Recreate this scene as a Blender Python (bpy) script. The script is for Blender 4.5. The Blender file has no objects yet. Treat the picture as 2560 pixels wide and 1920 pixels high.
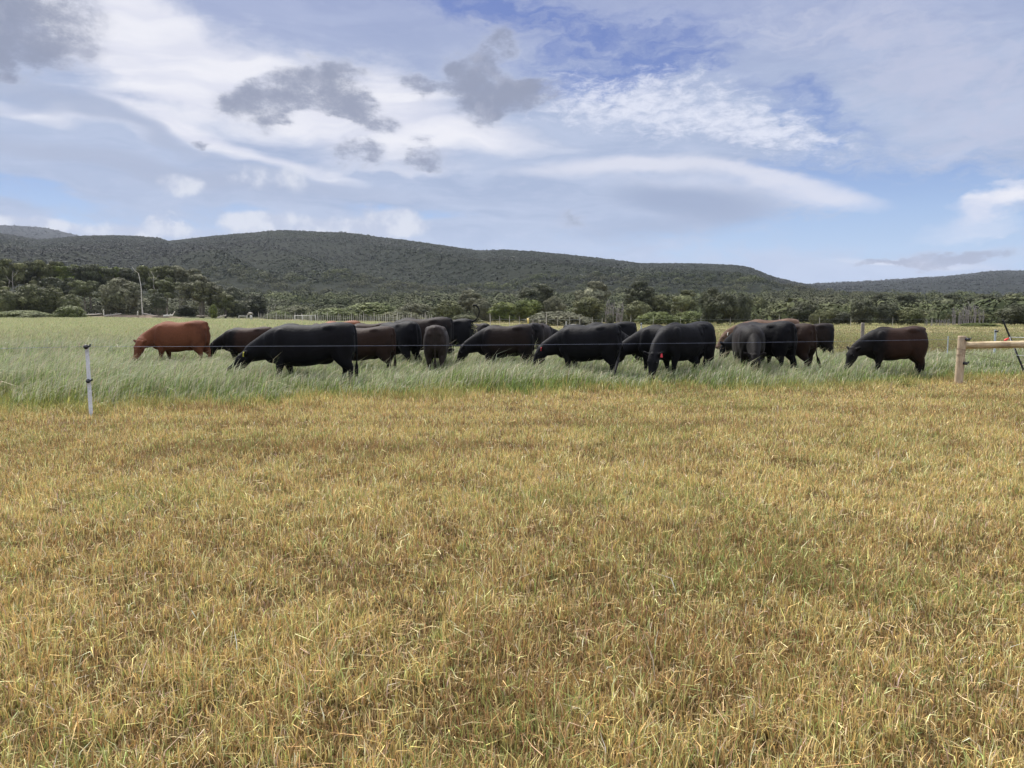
import bpy, math, random
import numpy as np
from mathutils import Vector, Matrix

R = math.radians
C = bpy.context.scene.collection
scn = bpy.context.scene

# ------------------------------------------------------------------ camera
F = 1923.0
PITCH = math.atan(175.0 / F)
CAMZ = 1.6
cam_d = bpy.data.cameras.new('camera')
cam = bpy.data.objects.new('camera', cam_d)
C.objects.link(cam)
cam.location = (0, 0, CAMZ)
cam.rotation_euler = (math.pi / 2 - PITCH, 0, 0)
cam_d.sensor_width = 36
cam_d.lens = 36 * F / 2560
cam_d.clip_start = 0.05
cam_d.clip_end = 20000
scn.camera = cam
CP, SP = math.cos(PITCH), math.sin(PITCH)


def ray(px, py):
    a = (px - 1280) / F
    b = (960 - py) / F
    return (a, CP + b * SP, -SP + b * CP)


def W(px, py, d):
    x, y, z = ray(px, py)
    k = d / y
    return (x * k, d, CAMZ + z * k)


def XW(px, d, py=850):
    return W(px, py, d)[0]


# ------------------------------------------------------------------ light
SUN_EL, SUN_AZ = 52.0, -35.0          # azimuth from +Y towards +X
sun_d = bpy.data.lights.new('sun', 'SUN')
sun = bpy.data.objects.new('sun', sun_d)
C.objects.link(sun)
sun_d.energy = 4.2
sun_d.angle = R(6)
sun_d.color = (1.0, 0.96, 0.9)
sd = Vector((math.sin(R(SUN_AZ)) * math.cos(R(SUN_EL)), math.cos(R(SUN_AZ)) * math.cos(R(SUN_EL)), math.sin(R(SUN_EL))))
sun.rotation_euler = (-sd).to_track_quat('-Z', 'Y').to_euler()

scn.view_settings.view_transform = 'Standard'
scn.view_settings.look = 'None'
scn.view_settings.exposure = 0.55
VK = 2 ** -0.55            # keeps the visible sky at the same tone
scn.view_settings.gamma = 1.0
scn.cycles.max_bounces = 6
scn.cycles.diffuse_bounces = 3
scn.cycles.glossy_bounces = 2
scn.cycles.transmission_bounces = 2
scn.cycles.transparent_max_bounces = 4
scn.cycles.volume_bounces = 0
scn.cycles.sample_clamp_indirect = 4
scn.cycles.use_denoising = True
scn.cycles.denoising_input_passes = 'RGB_ALBEDO_NORMAL'
scn.cycles.denoising_prefilter = 'ACCURATE'

world = bpy.data.worlds.new('World')
scn.world = world
world.use_nodes = True
nt = world.node_tree
nt.nodes.clear()


class G:
    """small helper for wiring shader nodes"""
    def __init__(s, tree):
        s.t = tree

    def n(s, kind, **kw):
        nd = s.t.nodes.new(kind)
        for k, v in kw.items():
            setattr(nd, k, v)
        return nd

    def put(s, sock, v):
        if v is None:
            return
        if hasattr(v, 'is_linked') or isinstance(v, bpy.types.NodeSocket):
            s.t.links.new(v, sock)
        else:
            sock.default_value = v

    def math(s, op, a, b=None, c=None, clamp=False):
        nd = s.n('ShaderNodeMath', operation=op, use_clamp=clamp)
        for i, v in enumerate((a, b, c)):
            s.put(nd.inputs[i], v)
        return nd.outputs[0]

    def vmath(s, op, a, b=None):
        nd = s.n('ShaderNodeVectorMath', operation=op)
        s.put(nd.inputs[0], a)
        s.put(nd.inputs[1], b)
        return nd.outputs['Value'] if op in ('LENGTH', 'DOT_PRODUCT') else nd.outputs[0]

    def rng(s, v, a, b, c=0.0, d=1.0, smooth=True):
        nd = s.n('ShaderNodeMapRange', interpolation_type='SMOOTHSTEP' if smooth else 'LINEAR')
        s.put(nd.inputs[0], v)
        for i, q in enumerate((a, b, c, d)):
            s.put(nd.inputs[1 + i], q)
        return nd.outputs[0]

    def noise(s, vec, scale, detail=4.0, rough=0.5, dist=0.0, color=False):
        nd = s.n('ShaderNodeTexNoise')
        s.put(nd.inputs['Vector'], vec)
        nd.inputs['Scale'].default_value = scale
        nd.inputs['Detail'].default_value = detail
        nd.inputs['Roughness'].default_value = rough
        nd.inputs['Distortion'].default_value = dist
        return nd.outputs['Color'] if color else nd.outputs[0]

    def mix(s, f, a, b, blend='MIX'):
        nd = s.n('ShaderNodeMix', data_type='RGBA', blend_type=blend)
        s.put(nd.inputs[0], f)
        for i, v in ((6, a), (7, b)):
            if isinstance(v, tuple) and len(v) == 3:
                v = v + (1.0,)
            s.put(nd.inputs[i], v)
        return nd.outputs[2]


def lin(r, g, b):
    def f(c):
        c /= 255.0
        return c / 12.92 if c < 0.04045 else ((c + 0.055) / 1.055) ** 2.4
    return (f(r), f(g), f(b))


SKY_STR = 0.1


def skyc(r, g, b, k=1.0):
    return tuple(v * k * VK / SKY_STR for v in lin(r, g, b))


g = G(nt)
tc = g.n('ShaderNodeTexCoord').outputs['Generated']
sep = g.n('ShaderNodeSeparateXYZ')
g.put(sep.inputs[0], tc)
dx, dy, dz = sep.outputs
az = g.math('MULTIPLY', g.math('ARCTAN2', dx, dy), 180 / math.pi)
el = g.math('MULTIPLY', g.math('ARCSINE', dz), 180 / math.pi)
comb = g.n('ShaderNodeCombineXYZ')
g.put(comb.inputs[0], az)
g.put(comb.inputs[1], el)
AE = comb.outputs[0]


def pxae(px, py):
    x, y, z = ray(px, py)
    n = math.sqrt(x * x + y * y + z * z)
    return math.degrees(math.atan2(x, y)), math.degrees(math.asin(z / n))


def warp(scale, amt, detail, stretch=(1, 1, 1), rough=0.55):
    v = g.vmath('MULTIPLY', AE, stretch)
    nz = g.noise(v, scale, detail, rough, color=True)
    d = g.vmath('SUBTRACT', nz, (0.5, 0.5, 0.5))
    return g.vmath('ADD', AE, g.vmath('MULTIPLY', d, (amt, amt * 0.8, 0)))


W_soft = warp(0.12, 9.0, 3.0, (0.6, 1.5, 1))
W_slow = warp(0.2, 2.2, 4.0, (0.6, 1.3, 1))
W_mid = warp(0.35, 5.0, 6.0, (0.6, 1.3, 1), 0.6)
W_puff = warp(0.45, 5.0, 9.0, (0.8, 1.1, 1), 0.68)

PPD = 1 / math.degrees(math.atan(1 / F))   # px per degree near centre


def blob(vec, px, py, rx, ry, rot=0.0, amp=1.0, inner=0.0):
    a, e = pxae(px, py)
    nd = g.n('ShaderNodeMapping', vector_type='TEXTURE')
    g.put(nd.inputs['Vector'], vec)
    nd.inputs['Location'].default_value = (a, e, 0)
    nd.inputs['Rotation'].default_value = (0, 0, R(-rot))
    nd.inputs['Scale'].default_value = (rx / PPD, ry / PPD, 1)
    ln = g.vmath('LENGTH', nd.outputs[0])
    return g.rng(ln, 1.0, inner, 0.0, amp)


def union(lst):
    o = lst[0]
    for q in lst[1:]:
        o = g.math('MAXIMUM', o, q)
    return o


def addup(lst):
    o = lst[0]
    for q in lst[1:]:
        o = g.math('ADD', o, q)
    return o


sky = g.n('ShaderNodeTexSky', sky_type='NISHITA', sun_disc=False)
sky.sun_elevation = R(SUN_EL)
sky.sun_rotation = R(SUN_AZ)
sky.air_density = 1.0
sky.dust_density = 0.6
sky.ozone_density = 1.5
base = g.mix(1.0, sky.outputs[0], (0.73, 0.66, 0.63), 'MULTIPLY')
# thin veil that pales the blue towards the horizon band
elv = g.rng(el, 16.0, 1.0, 0.0, 1.0)
base = g.mix(g.math('MULTIPLY', elv, 0.2), base, skyc(180, 205, 240))
clearc = g.mix(g.rng(el, 3.0, 19.0), skyc(142, 180, 234), skyc(92, 118, 192))
clearc = g.mix(g.rng(el, 3.0, 10.0), skyc(164, 197, 238), clearc)
base = g.mix(0.75, base, clearc)

# --- veil of high cloud, broken where the blue shows
n_fine = g.noise(g.vmath('MULTIPLY', AE, (0.55, 1.5, 1)), 0.9, 7.0, 0.58)
n_big = g.noise(g.vmath('MULTIPLY', AE, (0.4, 1.3, 1)), 0.16, 5.0, 0.55)
n_band = g.noise(g.vmath('MULTIPLY', W_soft, (0.25, 1.7, 1)), 0.35, 6.0, 0.55)
n_cirro = g.noise(g.vmath('MULTIPLY', W_mid, (0.55, 1.5, 1)), 0.75, 8.0, 0.62)
clear = addup([
    blob(W_soft, 2230, 470, 560, 150, 10, 1.1),
    blob(W_soft, 2150, 600, 600, 95, 0, 1.0),
    blob(W_mid, 1560, 130, 470, 130, -6, 0.70),
    blob(W_mid, 1250, 20, 380, 85, 6, 0.8),
    blob(W_mid, 2030, 280, 330, 80, 25, 0.62),
    blob(W_soft, 90, 515, 330, 60, 10, 0.95),
    blob(W_soft, 1010, 540, 300, 40, 2, 0.75),
    blob(W_soft, 560, 560, 200, 40, 2, 0.55),
    blob(W_mid, 1500, 220, 420, 70, -10, 0.45),
    blob(W_soft, 1600, 610, 600, 60, 0, 0.35),
])
cov = g.math('SUBTRACT', 1.0, clear)
cov = g.math('ADD', cov, g.math('MULTIPLY', g.math('SUBTRACT', n_cirro, 0.52), g.rng(clear, 0.1, 0.6, 0.6, 1.9)))
veil_f = g.rng(cov, 0.0, 0.9, 0.0, 0.93)
veil_c = g.mix(g.rng(n_band, 0.3, 0.7), skyc(164, 179, 209), skyc(186, 198, 223))
veil_c = g.mix(g.rng(n_fine, 0.45, 0.8, 0, 0.35), veil_c, skyc(206, 213, 234))
# upper part of the sky is a deeper violet blue, the low part is paler
veil_c = g.mix(g.rng(el, 12.0, 23.0, 0.0, 0.6), veil_c, skyc(152, 162, 203))
veil_c = g.mix(g.rng(el, 8.0, 2.0, 0.0, 0.55), veil_c, skyc(190, 206, 234))
col = g.mix(veil_f, base, veil_c)

# --- broad paler cloud at the upper right
pr = addup([
    blob(W_mid, 2360, 170, 400, 160, 12, 0.75),
    blob(W_mid, 2050, 60, 420, 90, 0, 0.5),
    blob(W_mid, 2480, 330, 240, 90, -10, 0.6),
])
prf = g.math('MULTIPLY', g.math('ADD', pr, g.math('MULTIPLY', g.math('SUBTRACT', n_cirro, 0.5), 2.0)), g.rng(pr, 0.0, 0.25))
col = g.mix(g.rng(prf, 0.1, 1.0, 0, 0.85), col, skyc(190, 196, 220))

# --- large bright sheet left of centre, bands and edges
white = addup([
    blob(W_mid, 540, 200, 560, 200, 16, 1.05),
    blob(W_mid, 300, 70, 300, 150, 25, 0.9),
    blob(W_mid, 980, 270, 400, 170, 8, 0.85),
    blob(W_soft, 560, 355, 520, 36, 15, 0.65),
    blob(W_soft, 120, 262, 330, 30, 12, 0.6),
    blob(W_soft, 1200, 370, 420, 50, 0, 0.6),
    blob(W_mid, 1000, 420, 300, 30, 0, 0.3),
    blob(W_mid, 2490, 505, 150, 45, -12, 0.9),
    blob(W_mid, 2440, 570, 200, 40, -5, 0.55),
    blob(W_soft, 2250, 665, 300, 22, 0, 0.6),
])
wf = g.math('ADD', white, g.math('MULTIPLY', g.math('SUBTRACT', g.math('ADD', g.math('MULTIPLY', n_band, 0.6), g.math('MULTIPLY', n_cirro, 0.4)), 0.5), 0.9))
wf = g.math('MULTIPLY', wf, g.rng(white, 0.02, 0.3))
col = g.mix(g.rng(wf, 0.05, 1.0, 0, 0.97), col, g.mix(g.rng(n_band, 0.35, 0.65), skyc(224, 226, 240), skyc(242, 242, 249)))

# --- mackerel patch right of centre: small broken flakes
rip = addup([
    blob(W_mid, 1640, 260, 420, 110, 10, 1.0),
    blob(W_mid, 1930, 335, 290, 65, 12, 1.3),
    blob(W_mid, 1480, 290, 300, 80, 0, 0.7),
    blob(W_mid, 1720, 200, 260, 60, 0, 0.4),
])
n_rip = g.noise(g.vmath('MULTIPLY', AE, (0.75, 1.75, 1)), 1.05, 9.0, 0.70, 0.35)
rf = g.math('ADD', rip, g.math('MULTIPLY', g.math('SUBTRACT', n_rip, 0.54), 4.2))
rf = g.math('MULTIPLY', g.rng(rf, 0.0, 1.7, 0, 0.95), g.rng(rip, 0.0, 0.45))
col = g.mix(rf, col, skyc(226, 230, 245))

# --- grey layered streaks, left and centre
grey = addup([
    blob(W_soft, 300, 420, 620, 62, 12, 0.8),
    blob(W_soft, 700, 470, 560, 60, 5, 0.65),
    blob(W_soft, 100, 205, 330, 36, 18, 0.75),
    blob(W_soft, 330, 320, 420, 30, 16, 0.7),
    blob(W_mid, 2230, 215, 260, 40, -8, 0.3),
    blob(W_soft, 1350, 250, 200, 60, 0, 0.3),
])
gf = g.math('ADD', grey, g.math('MULTIPLY', g.math('SUBTRACT', n_band, 0.5), 0.8))
gf = g.math('MULTIPLY', gf, g.rng(grey, 0.02, 0.3))
col = g.mix(g.rng(gf, 0.05, 0.95, 0, 0.85), col, skyc(171, 182, 208))

# --- lens shaped cloud: bright upper arc over a grey base
lens_w = addup([
    blob(W_slow, 1480, 412, 420, 34, -4, 0.85),
    blob(W_slow, 1700, 405, 300, 26, 3, 0.7),
    blob(W_slow, 1950, 450, 260, 30, 17, 0.9),
    blob(W_slow, 2080, 505, 200, 28, 10, 0.7),
    blob(W_slow, 1780, 470, 480, 90, 8, 0.5),
])
lw = g.math('MULTIPLY', g.math('ADD', lens_w, g.math('MULTIPLY', g.math('SUBTRACT', n_cirro, 0.5), 0.7)), g.rng(lens_w, 0.0, 0.3))
col = g.mix(g.rng(lw, 0.0, 1.15, 0, 0.85), col, skyc(224, 226, 239))
lens_g = addup([
    blob(W_slow, 1730, 498, 330, 62, 6, 1.0, 0.05),
    blob(W_slow, 1640, 570, 430, 50, -3, 0.5),
])
col = g.mix(g.rng(g.math('ADD', lens_g, g.math('MULTIPLY', g.math('SUBTRACT', n_band, 0.5), 0.3)), 0.0, 0.95, 0, 0.95), col, skyc(152, 167, 198))

# --- puffs low over the hills
puff = union([
    blob(W_slow, 660, 566, 150, 56, 0, 1.0),
    blob(W_slow, 800, 572, 120, 50, 0, 0.95),
    blob(W_slow, 985, 556, 120, 60, 0, 1.2),
    blob(W_slow, 890, 578, 190, 44, 0, 1.0),
    blob(W_slow, 455, 455, 80, 40, 0, 0.8),
    blob(W_slow, 300, 580, 190, 40, 0, 0.9),
    blob(W_slow, 60, 562, 220, 30, 0, 0.9),
    blob(W_puff, 420, 575, 90, 50, 0, 0.8),
    blob(W_slow, 680, 440, 170, 60, 0, 0.5),
])
n_pf = g.noise(AE, 0.55, 9.0, 0.52)
pf = g.rng(g.math('ADD', puff, g.math('MULTIPLY', g.math('SUBTRACT', n_pf, 0.5), 1.1)), 0.12, 0.62, 0, 0.92)
pf = g.math('MULTIPLY', pf, g.rng(puff, 0.0, 0.2))
pc = g.mix(g.rng(n_pf, 0.40, 0.62), skyc(190, 199, 221), skyc(222, 226, 237))
col = g.mix(pf, col, pc)

# --- dark ragged scraps in front
n_rag = g.noise(g.vmath('MULTIPLY', AE, (0.8, 1.15, 1)), 0.42, 13.0, 0.70)
dark = addup([
    blob(W_mid, 635, 265, 140, 80, -12, 1.0),
    blob(W_mid, 795, 215, 185, 95, -14, 1.15),
    blob(W_mid, 900, 285, 130, 60, 14, 1.1),
    blob(W_mid, 1035, 215, 80, 50, -10, 1.05),
    blob(W_mid, 1190, 215, 140, 125, 20, 1.2),
    blob(W_mid, 1310, 240, 150, 70, 0, 1.0),
    blob(W_mid, 890, 382, 100, 45, 0, 1.0),
    blob(W_mid, 1055, 388, 95, 50, 0, 1.0),
    blob(W_mid, 30, 55, 240, 150, -10, 1.3),
    blob(W_mid, 60, 140, 170, 50, -10, 0.9),
    blob(W_mid, 505, 370, 34, 24, 0, 0.9),
    blob(W_mid, 2390, 640, 150, 30, -6, 1.0),
    blob(W_mid, 2200, 655, 120, 14, 0, 0.7),
    blob(W_mid, 1430, 545, 90, 26, 0, 0.42),
    blob(W_mid, 1240, 110, 90, 100, 10, 0.6),
])
dm = g.math('MINIMUM', dark, 1.25)
df = g.math('ADD', dm, g.math('MULTIPLY', g.math('SUBTRACT', n_rag, 0.5), 3.4))
df = g.math('MULTIPLY', g.rng(df, -0.45, 1.25, 0, 0.95), g.rng(dark, 0.0, 0.55))
dc = g.mix(g.rng(df, 0.0, 0.85), skyc(200, 205, 222), skyc(143, 151, 174))
n_sh = g.noise(g.vmath('ADD', AE, (0.0, -0.9, 0)), 0.30, 8.0, 0.6)
dc = g.mix(g.rng(n_sh, 0.48, 0.66, 0, 0.55), dc, skyc(186, 190, 208))
dc = g.mix(g.rng(el, 6.0, 1.5, 0, 0.6), dc, skyc(176, 186, 214))
col = g.mix(df, col, dc)

# --- overhead and behind, out of view: cloud overbrightened to add light on the ground
over = g.rng(el, 24.0, 50.0, 0.0, 1.0)
oc = g.mix(g.rng(n_big, 0.35, 0.65), skyc(205, 210, 225, 1.9), skyc(240, 240, 245, 2.5))
col = g.mix(over, col, oc)

bg = g.n('ShaderNodeBackground')
g.put(bg.inputs[0], col)
bg.inputs[1].default_value = SKY_STR
out = g.n('ShaderNodeOutputWorld')
g.put(out.inputs[0], bg.outputs[0])
world.cycles.sampling_method = 'MANUAL'
world.cycles.sample_map_resolution = 512

# ------------------------------------------------------------------ helpers
rs = np.random.RandomState(7)


def vnoise(x, y, seed=0):
    """value noise in 0..1, arrays in"""
    x = np.asarray(x, float); y = np.asarray(y, float)
    xi = np.floor(x).astype(np.int64); yi = np.floor(y).astype(np.int64)
    fx = x - xi; fy = y - yi
    fx = fx * fx * (3 - 2 * fx); fy = fy * fy * (3 - 2 * fy)

    def h(a, b):
        n = (a * 374761393 + b * 668265263 + seed * 1442695041) & 0xFFFFFFFF
        n = ((n ^ (n >> 13)) * 1274126177) & 0xFFFFFFFF
        n = n ^ (n >> 16)
        return (n & 0xFFFF) / 65535.0
    a = h(xi, yi); b = h(xi + 1, yi); c = h(xi, yi + 1); d = h(xi + 1, yi + 1)
    return (a * (1 - fx) + b * fx) * (1 - fy) + (c * (1 - fx) + d * fx) * fy


def fbm(x, y, scale, seed=0, octv=4, rough=0.5):
    s = 0.0; a = 1.0; t = 0.0; f = 1.0 / scale
    for i in range(octv):
        s = s + a * vnoise(x * f + 13.1 * i, y * f + 7.7 * i, seed + i)
        t += a; a *= rough; f *= 2.03
    return s / t


def sst(a, b, x):
    t = np.clip((x - a) / (b - a), 0, 1)
    return t * t * (3 - 2 * t)


def big_mesh(name, verts, polys, colors=None, smooth=False):
    """polys: list of (N,k) index arrays"""
    me = bpy.data.meshes.new(name)
    verts = np.asarray(verts, np.float32)
    me.vertices.add(len(verts))
    me.vertices.foreach_set('co', verts.ravel())
    nl = sum(p.size for p in polys); npoly = sum(len(p) for p in polys)
    me.loops.add(nl); me.polygons.add(npoly)
    me.loops.foreach_set('vertex_index', np.concatenate([p.ravel() for p in polys]).astype(np.int32))
    tot = np.concatenate([np.full(len(p), p.shape[1], np.int32) for p in polys])
    st = np.zeros(npoly, np.int32); st[1:] = np.cumsum(tot)[:-1]
    me.polygons.foreach_set('loop_start', st)
    if smooth:
        me.polygons.foreach_set('use_smooth', np.ones(npoly, bool))
    if colors is not None:
        at = me.color_attributes.new('tint', 'FLOAT_COLOR', 'POINT')
        c4 = np.ones((len(verts), 4), np.float32); c4[:, :3] = colors
        at.data.foreach_set('color', c4.ravel())
    me.update()
    me.validate()
    return me


def link(name, me, m=None, parent=None, kind=None, **props):
    o = bpy.data.objects.new(name, me)
    C.objects.link(o)
    if m is not None:
        me.materials.clear(); me.materials.append(m)
    if parent is not None:
        o.parent = parent
    if kind:
        o['kind'] = kind
    for k, v in props.items():
        o[k] = v
    return o


def thing(name, label, cat, loc=(0, 0, 0), rz=0.0, group=None):
    o = bpy.data.objects.new(name, None)
    o.empty_display_size = 0.2
    C.objects.link(o)
    o.location = loc; o.rotation_euler = (0, 0, rz)
    o['label'] = label; o['category'] = cat
    if group:
        o['group'] = group
    return o


def mat(name, color=(0.2, 0.2, 0.2), rough=0.8, spec=0.3, build=None, metallic=0.0):
    m = bpy.data.materials.new(name)
    m.use_nodes = True
    b = m.node_tree.nodes['Principled BSDF']
    b.inputs['Roughness'].default_value = rough
    b.inputs['Specular IOR Level'].default_value = spec
    b.inputs['Metallic'].default_value = metallic
    q = G(m.node_tree)
    if build:
        c = build(q, b)
        if c is not None:
            q.put(b.inputs['Base Color'], c)
    else:
        pos = q.n('ShaderNodeTexCoord').outputs['Object']
        nz = q.noise(pos, 9.0, 5, 0.6)
        q.put(b.inputs['Base Color'], q.mix(q.rng(nz, 0.3, 0.7), tuple(v * 0.75 for v in color), tuple(min(1, v * 1.2) for v in color)))
    return m


def bump(q, b, h, strength=0.3, dist=0.02):
    nd = q.n('ShaderNodeBump')
    nd.inputs['Strength'].default_value = strength
    nd.inputs['Distance'].default_value = dist
    q.put(nd.inputs['Height'], h)
    q.put(b.inputs['Normal'], nd.outputs[0])


class MB:
    """collects lofted shapes into one mesh"""
    def __init__(s):
        s.v = []; s.f = []; s.n = 0

    def add(s, verts, faces):
        s.v += [tuple(p) for p in verts]
        s.f += [tuple(i + s.n for i in f) for f in faces]
        s.n += len(verts)

    def loft(s, rings, side=(0, 1, 0), seg=16, sub=4, expo=2.0):
        """rings: (x,y,z,a,b): a across (normal to path and side), b along side"""
        P = np.array(rings, float)
        if sub > 1 and len(P) > 2:
            Q = np.vstack([2 * P[0] - P[1], P, 2 * P[-1] - P[-2]])
            o = []
            for i in range(1, len(Q) - 2):
                for k in range(sub):
                    t = k / sub
                    o.append(0.5 * ((2 * Q[i]) + (-Q[i - 1] + Q[i + 1]) * t + (2 * Q[i - 1] - 5 * Q[i] + 4 * Q[i + 1] - Q[i + 2]) * t * t + (-Q[i - 1] + 3 * Q[i] - 3 * Q[i + 1] + Q[i + 2]) * t ** 3))
            o.append(P[-1])
            P = np.array(o)
        n = len(P)
        sv = np.array(side, float)
        vs = []; fs = []
        for i in range(n):
            t = P[min(i + 1, n - 1), :3] - P[max(i - 1, 0), :3]
            t /= (np.linalg.norm(t) + 1e-9)
            sd_ = sv - t * np.dot(sv, t)
            sd_ /= (np.linalg.norm(sd_) + 1e-9)
            nn = np.cross(sd_, t)
            a = max(P[i, 3], 0.001); b = max(P[i, 4], 0.001)
            for k in range(seg):
                th = 2 * math.pi * k / seg
                c, q = math.cos(th), math.sin(th)
                cc = math.copysign(abs(c) ** (2 / expo), c); ss = math.copysign(abs(q) ** (2 / expo), q)
                vs.append(P[i, :3] + nn * a * cc + sd_ * b * ss)
        for i in range(n - 1):
            for k in range(seg):
                k2 = (k + 1) % seg
                fs.append((i * seg + k, (i + 1) * seg + k, (i + 1) * seg + k2, i * seg + k2))
        vs.append(P[0, :3]); vs.append(P[-1, :3])
        a0 = len(vs) - 2; a1 = len(vs) - 1
        for k in range(seg):
            k2 = (k + 1) % seg
            fs.append((a0, k, k2)); fs.append((a1, (n - 1) * seg + k2, (n - 1) * seg + k))
        s.add(vs, fs)

    def tube(s, pts, r, seg=8):
        s.loft([(p[0], p[1], p[2], rr, rr) for p, rr in zip(pts, r if hasattr(r, '__len__') else [r] * len(pts))],
               side=(0.13, 0.97, 0.2), seg=seg, sub=1)

    def ell(s, c, r, rot=None, seg=14, rings=9):
        vs = []; fs = []
        for i in range(rings + 1):
            ph = math.pi * i / rings
            for k in range(seg):
                th = 2 * math.pi * k / seg
                p = Vector((r[0] * math.sin(ph) * math.cos(th), r[1] * math.sin(ph) * math.sin(th), r[2] * math.cos(ph)))
                if rot is not None:
                    p = rot @ p
                vs.append(p + Vector(c))
        for i in range(rings):
            for k in range(seg):
                k2 = (k + 1) % seg
                fs.append((i * seg + k, (i + 1) * seg + k, (i + 1) * seg + k2, i * seg + k2))
        s.add(vs, fs)

    def box(s, lo, hi):
        x0, y0, z0 = lo; x1, y1, z1 = hi
        s.add([(x0, y0, z0), (x1, y0, z0), (x1, y1, z0), (x0, y1, z0), (x0, y0, z1), (x1, y0, z1), (x1, y1, z1), (x0, y1, z1)],
              [(0, 3, 2, 1), (4, 5, 6, 7), (0, 1, 5, 4), (1, 2, 6, 5), (2, 3, 7, 6), (3, 0, 4, 7)])

    def mesh(s, name, smooth=True):
        me = bpy.data.meshes.new(name)
        me.from_pydata([tuple(v) for v in s.v], [], s.f)
        me.update()
        if smooth:
            me.polygons.foreach_set('use_smooth', [True] * len(me.polygons))
        return me


# ------------------------------------------------------------------ lie of the land
def gz(x, y):
    x = np.asarray(x, float); y = np.asarray(y, float)
    z = 0.10 * (fbm(x, y, 14.0, 3, 2) - 0.5) * sst(18, 40, y)
    z = z + 1.1 * sst(-30, -110, x) * sst(110, 190, y)
    z = z + 0.35 * (fbm(x, y, 60.0, 5, 2) - 0.5) * sst(50, 110, y)
    return z


# fence line of the electric fence; s > 0 lies behind it
FA = np.array([XW(228, 11.9, 1043), 11.9]); FB = np.array([XW(2396, 17.4, 960), 17.4])
fd = (FB - FA) / np.linalg.norm(FB - FA)


def sfen(x, y):
    return -(x - FA[0]) * fd[1] + (y - FA[1]) * fd[0]


def crop_edge(x, y):
    """how far inside the green crop, metres"""
    s = sfen(x, y)
    u = (x - FA[0]) * fd[0] + (y - FA[1]) * fd[1]
    return s - 0.75 + 1.5 * (fbm(u * 1.0, y * 0.3, 2.6, 11, 4, 0.6) - 0.5) * 2.0 + 0.45 * (vnoise(u * 2.2, u * 0 + y, 12) - 0.5) * 2 + 0.3 * sst(8, 16, u)


def greenness(x, y):
    """1 in the green crop, 0 in the dry pasture on the right"""
    u = x / np.maximum(y, 1.0)
    e = 1280 + 1923 * u
    n = (fbm(x, y, 9.0, 21, 4) - 0.5)
    # far right beyond ~26 m is dry grass; the border runs away from us to the left
    lim = 27.0 + 6.0 * n + np.where(e < 2000, (2000 - e) * 0.010, 0) + np.where(e < 1650, (1650 - e) * 0.13, 0)
    return 1 - sst(-2.0, 4.0, y - lim)


A3 = lambda t: np.array(t, float)
C_PALE = A3((0.365, 0.355, 0.205))
C_BLUE = A3((0.15, 0.20, 0.068))
C_GRN = A3((0.135, 0.19, 0.045))
C_YEL = A3((0.31, 0.295, 0.075))
C_DRY = A3((0.29, 0.25, 0.135))
C_DRY2 = A3((0.20, 0.20, 0.08))
C_STRAW = A3((0.76, 0.575, 0.255))
C_BRN = A3((0.33, 0.205, 0.085))


def mixc(a, b, t):
    t = np.asarray(t)[..., None]
    return a * (1 - t) + b * t


def ground_col(x, y):
    """average tint of what grows at a spot"""
    n1 = fbm(x, y, 5.0, 31, 4); n2 = fbm(x, y * 0.5, 16.0, 32, 4); n3 = fbm(x * 0.35, y, 7.0, 33, 3)
    stub = mixc(mixc(C_STRAW * 0.75, C_BRN, sst(0.4, 0.7, n1)), C_GRN * 1.1, 0.35 * sst(0.45, 0.7, n2))
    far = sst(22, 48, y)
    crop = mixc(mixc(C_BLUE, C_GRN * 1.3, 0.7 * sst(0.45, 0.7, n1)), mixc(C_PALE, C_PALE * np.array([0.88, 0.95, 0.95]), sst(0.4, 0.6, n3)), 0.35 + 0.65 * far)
    dry = mixc(mixc(C_DRY, C_DRY2, sst(0.42, 0.62, n3)), C_YEL * 0.95, 0.5 * sst(0.5, 0.65, n2) * (1 - sst(30, 70, y)))
    gr = greenness(x, y)
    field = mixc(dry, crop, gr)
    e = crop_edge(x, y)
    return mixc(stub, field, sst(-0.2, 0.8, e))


# ------------------------------------------------------------------ ground sheet
def axis(breaks):
    o = []
    for a, b, n in breaks:
        o += list(np.linspace(a, b, n, endpoint=False))
    o.append(breaks[-1][1])
    return np.array(o)


ys = axis([(-3000, -40, 6), (-40, 0, 5), (0, 40, 110), (40, 130, 90), (130, 400, 60), (400, 5000, 16)])
xs = axis([(-5500, -300, 12), (-300, -80, 50), (-80, -25, 50), (-25, 30, 150), (30, 100, 70), (100, 400, 40), (400, 5500, 10)])
XX, YY = np.meshgrid(xs, ys)
ZZ = gz(XX, YY)
gc = ground_col(XX, YY)
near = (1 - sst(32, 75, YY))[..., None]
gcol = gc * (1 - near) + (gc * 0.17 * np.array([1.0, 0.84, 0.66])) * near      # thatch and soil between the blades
bush = sst(175, 200, YY)[..., None]
gcol = gcol * (1 - bush) + np.array([0.10, 0.10, 0.055]) * bush
nx, ny = len(xs), len(ys)
idx = np.arange(nx * ny).reshape(ny, nx)
quads = np.stack([idx[:-1, :-1], idx[:-1, 1:], idx[1:, 1:], idx[1:, :-1]], -1).reshape(-1, 4)


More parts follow.
